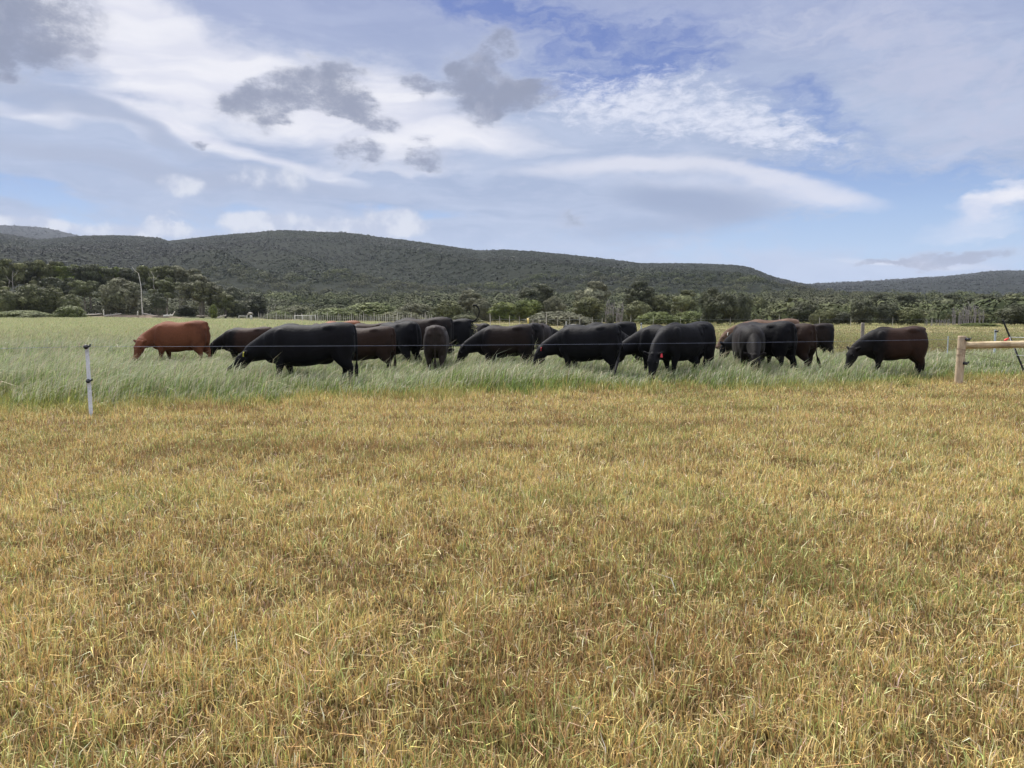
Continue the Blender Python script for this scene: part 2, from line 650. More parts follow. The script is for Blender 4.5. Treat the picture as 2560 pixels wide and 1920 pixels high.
def ground_build(q, b):
    at = q.n('ShaderNodeAttribute', attribute_name='tint').outputs['Color']
    pos = q.n('ShaderNodeNewGeometry').outputs['Position']
    n1 = q.noise(q.vmath('MULTIPLY', pos, (1, 0.35, 1)), 1.3, 8, 0.65)
    n2 = q.noise(q.vmath('MULTIPLY', pos, (1, 0.3, 1)), 14.0, 5, 0.6)
    c = q.mix(q.rng(n1, 0.3, 0.72), q.mix(1.0, at, (0.78, 0.80, 0.75, 1), 'MULTIPLY'), q.mix(1.0, at, (1.2, 1.17, 1.1, 1), 'MULTIPLY'))
    c = q.mix(q.rng(n2, 0.35, 0.65), q.mix(1.0, c, (0.72, 0.72, 0.70, 1), 'MULTIPLY'), c)
    bump(q, b, n2, 0.9, 0.08)
    return c


m_ground = mat('pasture ground', rough=0.95, spec=0.1, build=ground_build)
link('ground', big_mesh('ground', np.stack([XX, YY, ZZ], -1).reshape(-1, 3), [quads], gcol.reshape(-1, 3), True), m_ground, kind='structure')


# ------------------------------------------------------------------ grass blades
def blades(x, y, h, w, lean, ldir, face, col, mid=0.5, tipw=0.0, z=None, head=None, root=None):
    """one bent blade each: (root pair, mid pair, tip)"""
    n = len(x)
    z = gz(x, y) if z is None else z
    fx, fy = np.cos(face), np.sin(face)
    lx, ly = np.cos(ldir), np.sin(ldir)
    hl = h * lean
    mz = h * mid; tz = h * np.sqrt(np.clip(1 - (lean * 0.8) ** 2, 0.05, 1))
    v = np.zeros((n, 5, 3), np.float32)
    v[:, 0] = np.stack([x - fx * w / 2, y - fy * w / 2, z - 0.01], -1)
    v[:, 1] = np.stack([x + fx * w / 2, y + fy * w / 2, z - 0.01], -1)
    mx = x + lx * hl * 0.28; my = y + ly * hl * 0.28
    wm = w * 0.42 if head is None else w * head
    v[:, 2] = np.stack([mx - fx * wm, my - fy * wm, z + mz], -1)
    v[:, 3] = np.stack([mx + fx * wm, my + fy * wm, z + mz], -1)
    v[:, 4] = np.stack([x + lx * hl, y + ly * hl, z + tz], -1)
    i0 = (np.arange(n) * 5)[:, None]
    q = i0 + np.array([[0, 1, 3, 2]]); t = i0 + np.array([[2, 3, 4]])
    c = np.repeat(col[:, None, :], 5, 1)
    if root is not None:          # browner or greener sheath, darkened to paint shade low on the blade
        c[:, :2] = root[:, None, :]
    return v.reshape(-1, 3), q, t, c


def join_blades(name, parts, m, **kw):
    vs = []; qs = []; ts = []; cs = []; off = 0
    for v, q, t, c in parts:
        vs.append(v); qs.append(q + off); ts.append(t + off); cs.append(c.reshape(-1, 3)); off += len(v)
    me = big_mesh(name, np.concatenate(vs), [np.concatenate(qs), np.concatenate(ts)], np.concatenate(cs))
    return link(name, me, m, kind='stuff', **kw)


def blade_build(trans):
    def f(q, b):
        at = q.n('ShaderNodeAttribute', attribute_name='tint').outputs['Color']
        tr = q.n('ShaderNodeBsdfTranslucent')
        q.put(tr.inputs[0], at)
        q.put(b.inputs['Base Color'], at)
        mx = q.n('ShaderNodeMixShader')
        mx.inputs[0].default_value = trans
        q.t.links.new(b.outputs[0], mx.inputs[1]); q.t.links.new(tr.outputs[0], mx.inputs[2])
        o = [n for n in q.t.nodes if n.type == 'OUTPUT_MATERIAL'][0]
        q.t.links.new(mx.outputs[0], o.inputs[0])
        return None
    return f


m_blade = mat('dry grass blades', rough=0.5, spec=0.35, build=blade_build(0.2))
m_crop = mat('green grass blades', rough=0.55, spec=0.25, build=blade_build(0.30))


def scatter(y0, y1, dens, margin=1.6, hf=0.69):
    """uniform points in the strip the view can see, density per square metre"""
    area = (hf * (y0 + y1) + 2 * margin) * (y1 - y0)
    n = int(area * dens)
    # sample y with width weighting by rejection
    wmax = hf * y1 + margin
    y = rs.uniform(y0, y1, n * 2); x = rs.uniform(-wmax, wmax, n * 2)
    k = np.abs(x) < hf * y + margin
    return x[k][:n], y[k][:n]


def jit(col, s, r=None):
    n = len(col)
    k = np.exp(rs.normal(0, s, n))[:, None]
    return np.clip(col * k * (1 + rs.normal(0, 0.06, (n, 3))), 0.005, 0.9)


parts = []
for y0, y1, dn in ((1.6, 3.4, 9000), (3.4, 5, 7000), (5, 7.5, 4900), (7.5, 10.5, 3300), (10.5, 14, 2400), (14, 19, 1700)):
    x, y = scatter(y0, y1, dn, 1.4)
    e = crop_edge(x, y)
    k = e < rs.normal(0.25, 0.35, len(x))
    x, y, e = x[k], y[k], e[k]
    n = len(x)
    clump = fbm(x, y, 0.22, 41, 3); patch = fbm(x, y, 1.6, 42, 4); big = fbm(x, y, 4.5, 43, 3)
    k = rs.rand(n) < (0.36 + 1.0 * sst(0.34, 0.60, clump))
    x, y, e, clump, patch, big = [a[k] for a in (x, y, e, clump, patch, big)]
    n = len(x)
    row = vnoise(x / 9.0, y / 0.9, 44)
    h = (0.022 + 0.062 * clump + 0.035 * rs.rand(n)) * (0.75 + 0.5 * big) * np.exp(rs.normal(0, 0.30, n))
    h = h * (1 + 1.6 * sst(-0.9, 0.5, e))
    w = rs.uniform(0.0026, 0.0062, n) * (1 + 0.055 * np.maximum(y - 3, 0))
    typ = rs.rand(n)
    gp = 0.15 + 0.22 * sst(0.5, 0.72, patch) + 0.03 * sst(0.45, 0.65, big)
    bp = 0.09 + 0.16 * (1 - sst(2.6, 5.5, y)) + 0.3 * sst(0.52, 0.72, fbm(x, y, 0.9, 45, 3)) + 0.25 * sst(0.55, 0.75, row)
    cpal = np.zeros((n, 3))
    straw = jit(np.repeat(C_STRAW[None], n, 0), 0.38)
    brown = jit(np.repeat(C_BRN[None], n, 0), 0.30)
    tan = jit(np.repeat(A3((0.68, 0.465, 0.175))[None], n, 0), 0.36)
    green = jit(np.repeat(A3((0.32, 0.36, 0.11))[None], n, 0), 0.25)
    yel = jit(np.repeat(A3((0.74, 0.585, 0.205))[None], n, 0), 0.2)
    pink = jit(np.repeat(A3((0.66, 0.49, 0.36))[None], n, 0), 0.2)
    cpal[:] = straw
    t2 = rs.rand(n)
    cpal[t2 < 0.38] = tan[t2 < 0.38]
    cpal[(t2 > 0.38) & (t2 < 0.55)] = yel[(t2 > 0.38) & (t2 < 0.55)]
    cpal[(t2 > 0.92)] = pink[(t2 > 0.92)]
    sel = typ < bp; cpal[sel] = brown[sel]
    sel = typ > 1 - gp; cpal[sel] = green[sel]
    cpal = mixc(cpal, jit(np.repeat(C_YEL[None], n, 0), 0.2), 0.75 * sst(-0.5, 0.25, e) * (rs.rand(n) < 0.8))
    lean = np.abs(rs.normal(0.45, 0.42, n)).clip(0, 1.15)
    ld = rs.uniform(-math.pi, math.pi, n)
    root = np.where(rs.rand(n)[:, None] < 0.55, A3((0.19, 0.13, 0.055))[None], A3((0.15, 0.145, 0.048))[None]) * np.exp(rs.normal(0, 0.2, n))[:, None]  # sheath browns and greens, kept dark as painted shade between the stems
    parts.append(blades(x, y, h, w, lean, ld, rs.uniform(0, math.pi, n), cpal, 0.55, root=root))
# short dead undergrowth between the stems
for y0, y1, dn in ((1.6, 3.4, 9000), (3.4, 5, 6500), (5, 7.5, 4000), (7.5, 11, 2200), (11, 16, 1200)):
    x, y = scatter(y0, y1, dn, 1.4)
    k = crop_edge(x, y) < 0.3
    x, y = x[k], y[k]; n = len(x)
    cu = jit(np.where(rs.rand(n)[:, None] < 0.5, A3((0.30, 0.20, 0.09))[None], np.where(rs.rand(n)[:, None] < 0.5, A3((0.22, 0.21, 0.07))[None], A3((0.42, 0.31, 0.15))[None])), 0.35)
    parts.append(blades(x, y, rs.uniform(0.012, 0.038, n), rs.uniform(0.0025, 0.006, n) * (1 + 0.05 * np.maximum(y - 3, 0)), rs.uniform(0.2, 1.1, n), rs.uniform(-math.pi, math.pi, n), rs.uniform(0, math.pi, n), cu, 0.6))
# cut stalks lying about
for y0, y1, dn in ((1.6, 4, 330), (4, 8, 170), (8, 16, 60)):
    x, y = scatter(y0, y1, dn, 1.4)
    k = crop_edge(x, y) < -0.2
    x, y = x[k], y[k]; n = len(x)
    L = rs.uniform(0.02, 0.12, n); a = rs.uniform(0, 2 * math.pi, n)
    w = rs.uniform(0.0012, 0.0030, n) * (1 + 0.04 * np.maximum(y - 3, 0))
    z0 = gz(x, y) + rs.uniform(0.005, 0.06, n)
    ca, sa = np.cos(a), np.sin(a)
    v = np.zeros((n, 5, 3), np.float32)
    dz_ = rs.normal(0, 0.25, n) * L
    px_, py_ = -sa * w / 2, ca * w / 2
    v[:, 0] = np.stack([x + px_, y + py_, z0], -1); v[:, 1] = np.stack([x - px_, y - py_, z0 + w * 0.6], -1)
    mx, my, mz = x + ca * L * .5, y + sa * L * .5, z0 + dz_ * 0.5 + rs.normal(0, 0.004, n)
    v[:, 2] = np.stack([mx + px_, my + py_, mz], -1); v[:, 3] = np.stack([mx - px_, my - py_, mz + w * 0.6], -1)
    v[:, 4] = np.stack([x + ca * L, y + sa * L, np.maximum(z0 + dz_, 0.005)], -1)
    i0 = (np.arange(n) * 5)[:, None]
    col_ = jit(np.repeat(A3((0.55, 0.43, 0.22))[None], n, 0), 0.30)
    parts.append((v.reshape(-1, 3), i0 + np.array([[0, 1, 3, 2]]), i0 + np.array([[2, 3, 4]]), np.repeat(col_[:, None, :], 5, 1)))
join_blades('stubble_grass', parts, m_blade, label='short straw coloured grazed stubble in front of the electric fence', category='grass')

# --- tall crop
parts = []
for y0, y1, dn, ws in ((11.5, 15, 680, 1.0), (15, 19, 640, 1.1), (19, 25, 430, 1.4), (25, 34, 190, 2.1), (34, 50, 90, 2.8), (50, 80, 42, 4.0), (80, 170, 12, 5.5)):
    x, y = scatter(y0, y1, dn, 2.0)
    e = crop_edge(x, y)
    k = e > rs.normal(0.15, 0.25, len(x))
    x, y, e = x[k], y[k], e[k]
    gr = greenness(x, y)
    k = rs.rand(len(x)) < (0.45 + 0.55 * gr)
    x, y, e, gr = x[k], y[k], e[k], gr[k]
    n = len(x)
    clump = fbm(x, y, 0.6, 51, 3); patch = fbm(x, y, 2.6, 52, 4); big = fbm(x, y, 7.0, 53, 3)
    H = (0.37 + 0.24 * (patch - 0.5) * 2 + 0.14 * (clump - 0.5) * 2)
    right = sst(0.12, 0.45, x / y)
    H = H * (1 - 0.12 * right) * (0.26 + 0.74 * sst(-0.1, 1.9, e + 0.8 * (patch - 0.5)))
    H = H * (0.30 + 0.70 * gr)
    if y0 >= 34:
        H = H * 0.75
    h = H * np.exp(rs.normal(0, 0.18, n))
    w = rs.uniform(0.006, 0.0115, n) * ws
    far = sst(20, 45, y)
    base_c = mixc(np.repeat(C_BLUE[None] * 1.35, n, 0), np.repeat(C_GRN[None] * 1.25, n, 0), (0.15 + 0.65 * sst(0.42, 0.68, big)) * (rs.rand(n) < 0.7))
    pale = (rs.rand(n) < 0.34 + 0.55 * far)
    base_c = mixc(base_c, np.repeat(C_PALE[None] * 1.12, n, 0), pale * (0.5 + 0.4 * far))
    edge = (1 - sst(0.3, 1.9, e)) * (rs.rand(n) < 0.75)
    base_c = mixc(base_c, np.repeat(C_YEL[None] * 0.95, n, 0), edge * (0.45 + 0.5 * sst(0.35, 0.6, fbm(x, y, 1.3, 55, 3))))
    gsp = 0.85 * sst(0.42, 0.62, fbm(x, y, 2.1, 56, 3)) * (1 - sst(1.0, 2.6, e)) * (rs.rand(n) < 0.8)
    base_c = mixc(base_c, np.repeat(C_GRN[None] * 1.1, n, 0), gsp)
    dryc = jit(np.where(rs.rand(n)[:, None] < 0.5, C_DRY[None] * 1.1, C_DRY2[None] * 1.2), 0.15)
    ysp = sst(0.5, 0.66, fbm(x, y * 0.5, 16.0, 32, 4)) * (1 - sst(30, 70, y))
    dryc = mixc(dryc, np.repeat(C_YEL[None], n, 0), 0.4 * ysp)
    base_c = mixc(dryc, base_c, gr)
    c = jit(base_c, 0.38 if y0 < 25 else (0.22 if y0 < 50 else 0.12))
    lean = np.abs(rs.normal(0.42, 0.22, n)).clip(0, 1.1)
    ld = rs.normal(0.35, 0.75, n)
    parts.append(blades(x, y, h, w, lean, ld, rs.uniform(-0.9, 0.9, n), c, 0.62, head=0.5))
    # seed heads: slim pale spindles carried on bent stems
    k = (rs.rand(n) < (0.30 if y0 < 34 else 0.0)) & (e > 0.7) & (gr > 0.4)
    if k.any():
        xs_, ys_, hs_ = x[k], y[k], h[k] * 1.22
        m_ = len(xs_)
        cc = jit(np.repeat((C_PALE * np.array([1.12, 1.12, 1.25]))[None], m_, 0), 0.14)
        parts.append(blades(xs_, ys_, hs_, w[k] * 0.55, np.abs(rs.normal(0.6, 0.2, m_)).clip(0, 1.1), rs.normal(0.25, 0.5, m_), rs.uniform(-0.9, 0.9, m_), cc, 0.72, head=1.1))
join_blades('tall_grass', parts, m_crop, label='tall blue-green seeding grass the cattle graze in', category='grass')

# ------------------------------------------------------------------ hills
def interp(tab, u):
    t = np.array(tab, float)
    return np.interp(u, t[:, 0], t[:, 1])


CREST = [(-1600, 600), (-900, 560), (-300, 566), (0, 579), (40, 585), (110, 597), (185, 591), (215, 588), (300, 586), (360, 589), (410, 593), (432, 600),
         (470, 596), (540, 588), (600, 583), (640, 580), (700, 575), (740, 575), (800, 578), (870, 580), (915, 585), (960, 592), (1010, 597), (1060, 604), (1130, 614),
         (1200, 624), (1260, 622), (1340, 626), (1420, 634), (1500, 643), (1560, 650), (1600, 655), (1660, 655), (1730, 655), (1800, 658), (1840, 660), (1870, 666), (1910, 682),
         (1950, 694), (1990, 703), (2040, 712), (2100, 722), (2400, 745), (3000, 765), (4200, 775)]
CRESTR = [(1500, 770), (1800, 735), (1950, 712), (2040, 706), (2100, 703), (2200, 698), (2330, 690), (2400, 684), (2450, 677), (2490, 674), (2560, 674), (2700, 678), (3100, 660), (3800, 690), (4600, 740)]
CRESTL = [(-2600, 700), (-1500, 620), (-700, 575), (-200, 562), (0, 564), (60, 566), (110, 569), (150, 575), (190, 585), (230, 594), (320, 605), (500, 640)]


def hill_z(u, Y, tab, Yc, Y0, zfoot, amp, seed):
    t = (Y - Y0) / (Yc - Y0)
    zc = (785 - interp(tab, u)) / F * Yc + CAMZ - 3.5
    tt = np.clip(t, 0, 1)
    S = 0.42 * tt + 0.58 * tt * tt * (3 - 2 * tt)
    z = zfoot * np.clip((Y - 150) / (Y0 - 150 + 1e-6), 0, 1) ** 1.3 if zfoot > 0 else 0 * Y
    z = np.where(t > 0, zfoot + (zc - zfoot) * S, z)
    X = (u - 1280) / F * Y
    rn = 1 - np.abs(2 * fbm(X * 0.9 + Y * 0.42, Y * 0.18, 210.0, seed, 3) - 1) * 2.0
    z = z + amp * rn * np.sin(math.pi * tt) ** 1.0
    z = z + 3.0 * (fbm(X, Y, 45, seed + 3, 3) - 0.5) * np.sin(math.pi * np.clip(t * 0.5 + 0.25, 0, 1)) * (t > 0) * (1 - sst(0.85, 1.0, t))
    lim = CAMZ + (zc - CAMZ) / Yc * Y * (0.80 + 0.20 * tt ** 1.5)
    z = np.where((t > 0) & (t <= 1), np.minimum(z, lim) - 2.5 * np.exp(-np.abs(z - lim) / 6.0) * (1 - sst(0.9, 1.0, t)), z)
    down = np.clip(t - 1, 0, 3)
    z = np.where(t > 1, zc - down * (zc * 0.8 + 10), z)
    return z


def far_edge(u):
    """depth where paddock ends and scrub begins"""
    return interp([(-1500, 150), (0, 172), (400, 190), (640, 205), (760, 190), (1000, 165), (1230, 138), (1500, 128), (1640, 150), (1750, 130), (1900, 128), (2100, 122), (2300, 112), (2560, 104), (4200, 98)], u)


HILLS = [
    dict(tab=CREST, Yc=1500, Y0=480, zf=12.0, amp=42, seed=71, ylo=150, yhi=2300, u=(-1500, 4200), nu=420, nY=130, col=((0.034, 0.040, 0.024), (0.052, 0.056, 0.034))),
    dict(tab=CRESTR, Yc=2500, Y0=1150, zf=22.0, amp=20, seed=75, ylo=1000, yhi=3600, u=(1450, 4600), nu=200, nY=50, col=((0.036, 0.041, 0.030), (0.050, 0.053, 0.038))),
    dict(tab=CRESTL, Yc=3600, Y0=1900, zf=60.0, amp=15, seed=77, ylo=1700, yhi=4800, u=(-2600, 560), nu=160, nY=40, col=((0.036, 0.040, 0.034), (0.05, 0.052, 0.042))),
]


def hz(i, u, Y):
    H = HILLS[i]
    z = hill_z(u, Y, H['tab'], H['Yc'], H['Y0'], H['zf'], H['amp'], H['seed'])
    if i == 0:
        fe = far_edge(u)
        z = z * sst(-5, 160, Y - fe) - 0.6 * (1 - sst(0, 25, Y - fe))
    return z


FK = 0.66       # foliage reflectance scale


def hill_build(c0, c1):
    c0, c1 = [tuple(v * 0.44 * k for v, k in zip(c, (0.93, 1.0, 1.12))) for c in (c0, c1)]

    def f(q, b):
        pos = q.n('ShaderNodeNewGeometry').outputs['Position']
        n1 = q.noise(pos, 0.012, 6, 0.6)
        n2 = q.noise(pos, 0.12, 5, 0.65)
        c = q.mix(q.rng(n1, 0.35, 0.65), c0, c1)
        c = q.mix(q.rng(n2, 0.4, 0.7, 0, 0.6), c, tuple(v * 0.55 for v in c0))
        bump(q, b, n2, 1.0, 3.0)
        return c
    return f


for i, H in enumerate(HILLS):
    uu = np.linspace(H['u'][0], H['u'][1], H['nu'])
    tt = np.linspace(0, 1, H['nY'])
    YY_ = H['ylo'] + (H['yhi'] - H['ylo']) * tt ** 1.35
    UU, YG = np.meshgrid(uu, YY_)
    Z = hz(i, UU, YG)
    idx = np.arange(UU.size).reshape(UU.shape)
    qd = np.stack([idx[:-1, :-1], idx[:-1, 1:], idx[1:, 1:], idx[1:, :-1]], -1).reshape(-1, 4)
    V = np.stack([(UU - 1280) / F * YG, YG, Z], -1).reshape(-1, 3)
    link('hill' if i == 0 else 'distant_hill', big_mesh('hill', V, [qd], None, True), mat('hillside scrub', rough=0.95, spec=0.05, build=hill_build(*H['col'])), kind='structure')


# ------------------------------------------------------------------ foliage
def leaf_quads(P, N, size, rr, droop=0.0):
    """leaf sprays: quads about P, roughly facing N, jittered"""
    n = len(P)
    N = N + rr.normal(0, 0.24, (n, 3))
    N /= np.linalg.norm(N, axis=1)[:, None] + 1e-9
    A = rr.normal(0, 1, (n, 3)); A[:, 2] -= droop
    T = np.cross(N, A); T /= np.linalg.norm(T, axis=1)[:, None] + 1e-9
    B = np.cross(N, T)
    s = (size * np.exp(rr.normal(0, 0.3, n)))[:, None]
    w = s * rr.uniform(0.35, 0.7, (n, 1))
    v = np.stack([P - T * s * 0.5, P + B * w * 0.5, P + T * s * 0.5 + N * s * 0.15, P - B * w * 0.5], 1)
    return v.reshape(-1, 3), (np.arange(n) * 4)[:, None] + np.array([[0, 1, 2, 3]])


def lobed(lobes, n, size, rr, lift=0.25, droop=0.0, vary=0.22):
    L = np.array(lobes, float)
    area = L[:, 3] * L[:, 5]
    pick = rr.choice(len(L), n, p=area / area.sum())
    d = rr.normal(0, 1, (n, 3)); d[:, 2] += lift
    d /= np.linalg.norm(d, axis=1)[:, None]
    r = 1.0 - np.abs(rr.normal(0, 0.16, n))[:, None] + rr.normal(0, 0.05, (n, 1))
    P = L[pick, :3] + d * L[pick, 3:6] * r
    keep = P[:, 2] > 0.02
    tone = np.exp(rr.normal(0, vary, len(L)))[pick] * np.exp(rr.normal(0, 0.18, n))
    P, d, tone = P[keep], d[keep], tone[keep]
    v, q = leaf_quads(P, d, size, rr, droop)
    return v, q, np.repeat(tone, 4)


def crown_lobes(kind, rr):
    """unit crowns: width 1 (x, y in -.5..+.5), height 1"""
    L = []
    if kind == 'round':        # dense ball down to the ground
        for k in range(46):
            a = rr.uniform(0, 2 * math.pi); e = rr.uniform(-0.25, 1.0)
            h = math.asin(max(-1, min(1, e)))
            r = 0.36 * math.cos(h) * (0.8 + 0.4 * rr.rand())
            s = rr.uniform(0.08, 0.15)
            L.append((r * math.cos(a), r * math.sin(a), 0.50 + 0.40 * e * rr.uniform(.85, 1), s, s, s * 1.0))
        for k in range(16):
            a = rr.uniform(0, 2 * math.pi); s = rr.uniform(0.09, 0.15)
            L.append((0.3 * math.cos(a), 0.3 * math.sin(a), rr.uniform(0.08, 0.3), s, s, s * 1.2))
        core = [(0, 0, 0.48, 0.36, 0.36, 0.40)]
    elif kind == 'mound':      # wide low, wind clipped
        for k in range(60):
            a = rr.uniform(0, 2 * math.pi); q = math.sqrt(rr.rand())
            x, y = 0.44 * q * math.cos(a), 0.44 * q * math.sin(a)
            z = 0.85 * math.sqrt(max(0, 1 - (q * 0.97) ** 2)) * (1 - 0.15 * rr.rand()) * (1 - 0.3 * max(0, x))
            s = rr.uniform(0.07, 0.13)
            L.append((x, y, max(z - 0.16, 0.08), s, s, s * 1.7))
        core = [(0, 0, 0.1, 0.40, 0.40, 0.70)]
    elif kind == 'tree':       # broad crown on a short trunk
        for k in range(44):
            a = rr.uniform(0, 2 * math.pi); e = rr.uniform(-0.5, 1.0)
            h = math.asin(e)
            r = 0.38 * math.cos(h) * (0.65 + 0.5 * rr.rand())
            s = rr.uniform(0.07, 0.14)
            L.append((r * math.cos(a), r * math.sin(a), 0.60 + 0.33 * e, s, s, s * 0.75))
        for k in range(8):
            a = rr.uniform(0, 2 * math.pi); s = rr.uniform(0.05, 0.1)
            L.append((0.35 * math.cos(a), 0.35 * math.sin(a), rr.uniform(0.2, 0.45), s, s, s * 0.8))
        core = [(0, 0, 0.62, 0.27, 0.27, 0.24)]
    else:                      # gum: bare stems below, layered flat heads
        for k in range(34):
            a = rr.uniform(0, 2 * math.pi); q = rr.rand() ** 0.6
            x, y = 0.42 * q * math.cos(a), 0.42 * q * math.sin(a)
            z = rr.uniform(0.52, 0.90) + 0.06 * (1 - q)
            s = rr.uniform(0.08, 0.16)
            L.append((x, y, z, s, s, s * 0.42))
        core = [(0, 0, 0.72, 0.22, 0.22, 0.12)]
    return L, core


def leaf_build(c0, c1, c2):
    c0, c1, c2 = [tuple(v * FK for v in c) for c in (c0, c1, c2)]

    def f(q, b):
        at = q.n('ShaderNodeAttribute', attribute_name='tint').outputs['Color']
        oi = q.n('ShaderNodeObjectInfo')
        pos = q.n('ShaderNodeNewGeometry').outputs['Position']
        n = q.noise(pos, 0.35, 4, 0.6)
        c = q.mix(q.rng(n, 0.35, 0.65), c0, c1)
        c = q.mix(q.math('MULTIPLY', oi.outputs['Random'], 0.5), c, c2)
        return q.mix(1.0, c, at, 'MULTIPLY')
    return f


m_leaf_olive = mat('olive foliage', rough=0.7, spec=0.2, build=leaf_build((0.125, 0.136, 0.050), (0.195, 0.198, 0.085), (0.14, 0.155, 0.08)))
m_leaf_dark = mat('dark foliage', rough=0.7, spec=0.2, build=leaf_build((0.075, 0.086, 0.042), (0.12, 0.126, 0.064), (0.10, 0.106, 0.066)))
m_leaf_green = mat('bright foliage', rough=0.65, spec=0.2, build=leaf_build((0.125, 0.165, 0.028), (0.20, 0.225, 0.048), (0.14, 0.17, 0.045)))
m_leaf_grey = mat('grey green foliage', rough=0.75, spec=0.15, build=leaf_build((0.16, 0.165, 0.095), (0.24, 0.235, 0.145), (0.18, 0.18, 0.125)))
m_bark = mat('grey bark', (0.20, 0.17, 0.14), 0.85, 0.15)
m_dead = mat('dead wood', (0.42, 0.38, 0.34), 0.85, 0.15)
LEAF = {'olive': m_leaf_olive, 'dark': m_leaf_dark, 'green': m_leaf_green, 'grey': m_leaf_grey}

TEMPL = {}
for kind, count, nl, sz in (('round', 3, 7500, 0.038), ('mound', 3, 9000, 0.030), ('tree', 4, 7500, 0.036), ('gum', 4, 5500, 0.042)):
    for k in range(count):
        rr = np.random.RandomState(100 + k * 7 + len(kind) * 31)
        L, core = crown_lobes(kind, rr)
        v, q, tone = lobed(L, nl, sz, rr, lift=0.45, droop=0.8)
        v2, q2, t2 = lobed(core, int(nl * 0.3), sz * 2.0, rr, lift=0.1)
        V = np.concatenate([v, v2]); Q = np.concatenate([q, q2 + len(v)]); T = np.concatenate([tone, t2 * 0.9])
        tr = MB()
        if kind in ('tree', 'gum'):
            rr2 = random.Random(k + 5)
            top = 0.62 if kind == 'tree' else 0.8
            w0 = 0.030 if kind == 'tree' else 0.020
            for j in range(2 if kind == 'gum' else 3):
                lx_, ly_ = rr2.uniform(-.12, .12), rr2.uniform(-.1, .1)
                b0 = (rr2.uniform(-.05, .05) * (j > 0), rr2.uniform(-.03, .03) * (j > 0))
                pts = []
                for m_ in range(7):
                    t = m_ / 6
                    pts.append((b0[0] + lx_ * t + 0.015 * math.sin(5 * t + k + j), b0[1] + ly_ * t, top * t - 0.01))
                tr.tube(pts, [w0 * (1 - 0.65 * m_ / 6) * (1 if j == 0 else 0.7) for m_ in range(7)], 7)
                for s_ in range(3):
                    a = rr2.uniform(0, 6.28); b = pts[3 + s_]
                    e_ = (b[0] + 0.25 * math.cos(a), b[1] + 0.25 * math.sin(a), b[2] + 0.12)
                    mid = tuple((b[i] + e_[i]) / 2 + (0.02 if i == 2 else 0) for i in range(3))
                    tr.tube([b, mid, e_], [w0 * 0.4, w0 * 0.28, w0 * 0.12], 5)
        TEMPL[(kind, k)] = (V, Q, T, tr)
mesh_cache = {}


def crown_mesh(kind, k, leaf):
    key = (kind, k, leaf)
    if key not in mesh_cache:
        V, Q, T, tr = TEMPL[(kind, k)]
        me = big_mesh('crown', V, [Q], np.repeat(T[:, None], 3, 1))
        me.materials.append(LEAF[leaf])
        mesh_cache[key] = me
    return mesh_cache[key]


def trunk_mesh(kind, k):
    key = (kind, k, 'trunk')
    if key not in mesh_cache:
        me = TEMPL[(kind, k)][3].mesh('trunk')
        me.materials.append(m_bark)
        mesh_cache[key] = me
    return mesh_cache[key]


def zland(x, Y):
    u = 1280 + F * x / Y
    return max(float(gz(x, Y)), float(hz(0, np.array([u]), np.array([float(Y)]))[0]) if Y > 160 else -9)


def plant(kind, k, leaf, u, ytop, ybase, wpx, label, cat='tree', name=None, group=None, rz=None, Yd=None):
    """stand a tree on the land at picture column u, sized from its rows"""
    Y = Yd if Yd else F * CAMZ / max(ybase - 785, 6.5)
    x = XW(u, Y)
    z0 = zland(x, Y)
    ztop = CAMZ + (785 - ytop) / F * Y
    h = (ztop - z0) / 0.97
    w = wpx / F * Y / 0.98
    nm = name or {'round': 'bush', 'mound': 'bush', 'tree': 'tree', 'gum': 'gum_tree'}[kind]
    t = thing(nm, label, cat, (x, Y, z0), rz if rz is not None else random.uniform(0, 6.28), group)
    c = bpy.data.objects.new('crown' if kind in ('tree', 'gum') else 'foliage', crown_mesh(kind, k, leaf))
    C.objects.link(c); c.parent = t; c.scale = (w, w, h)
    if kind in ('tree', 'gum'):
        s = bpy.data.objects.new('trunk', trunk_mesh(kind, k))
        C.objects.link(s); s.parent = t; s.scale = (w, w, h)
    return t


random.seed(11)
# tall wood at the left edge of the paddock: two ranks
GL = 'tall gum trees at the left edge of the paddock'
for i, (u, yt, wd, Yd, lf, lb) in enumerate([
    (-95, 655, 120, 208, 'dark', 'tall dark gum tree cut off by the left border of the picture'),
    (15, 652, 105, 205, 'olive', 'tall gum tree at the far left with pale bare forked limbs in its crown'),
    (78, 655, 95, 215, 'dark', 'tall gum tree just right of the one with bare forked limbs'),
    (128, 650, 90, 212, 'olive', 'tallest rounded gum crown in the left quarter, above the rusty bushes'),
    (185, 663, 90, 214, 'green', 'gum tree with greener crown left of the dense round bush'),
    (235, 664, 100, 206, 'dark', 'leaning gum tree with grey forked trunks over the bare sandy bank'),
    (292, 668, 95, 216, 'green', 'gum tree rising directly behind the dense round bush'),
    (338, 670, 80, 214, 'dark', 'dark gum tree just left of the white dead trunk'),
    (392, 664, 100, 208, 'olive', 'gum tree with pale trunk just right of the white dead trunk'),
    (455, 668, 95, 212, 'grey', 'greyish gum tree between the pale trunk gum and the broad lumpy tree'),
    (-20, 700, 90, 192, 'olive', 'lower gum tree in front at the far left border'),
    (150, 692, 80, 198, 'dark', 'shorter dark gum tree behind the rusty bushes'),
    (215, 700, 75, 196, 'olive', 'low spreading gum tree left of the round bush with bare stems showing'),
    (420, 702, 75, 192, 'olive', 'slim low gum tree standing in front between white dead trunk and broad lumpy tree'),
]):
    plant('gum', i % 4, lf, u, yt, 795, wd, lb, 'tree', group=GL, Yd=Yd)
plant('tree', 1, 'grey', 508, 690, 796, 118, 'broad lumpy tree with sunlit crown and dark trunk right of the white dead trunk', Yd=186)
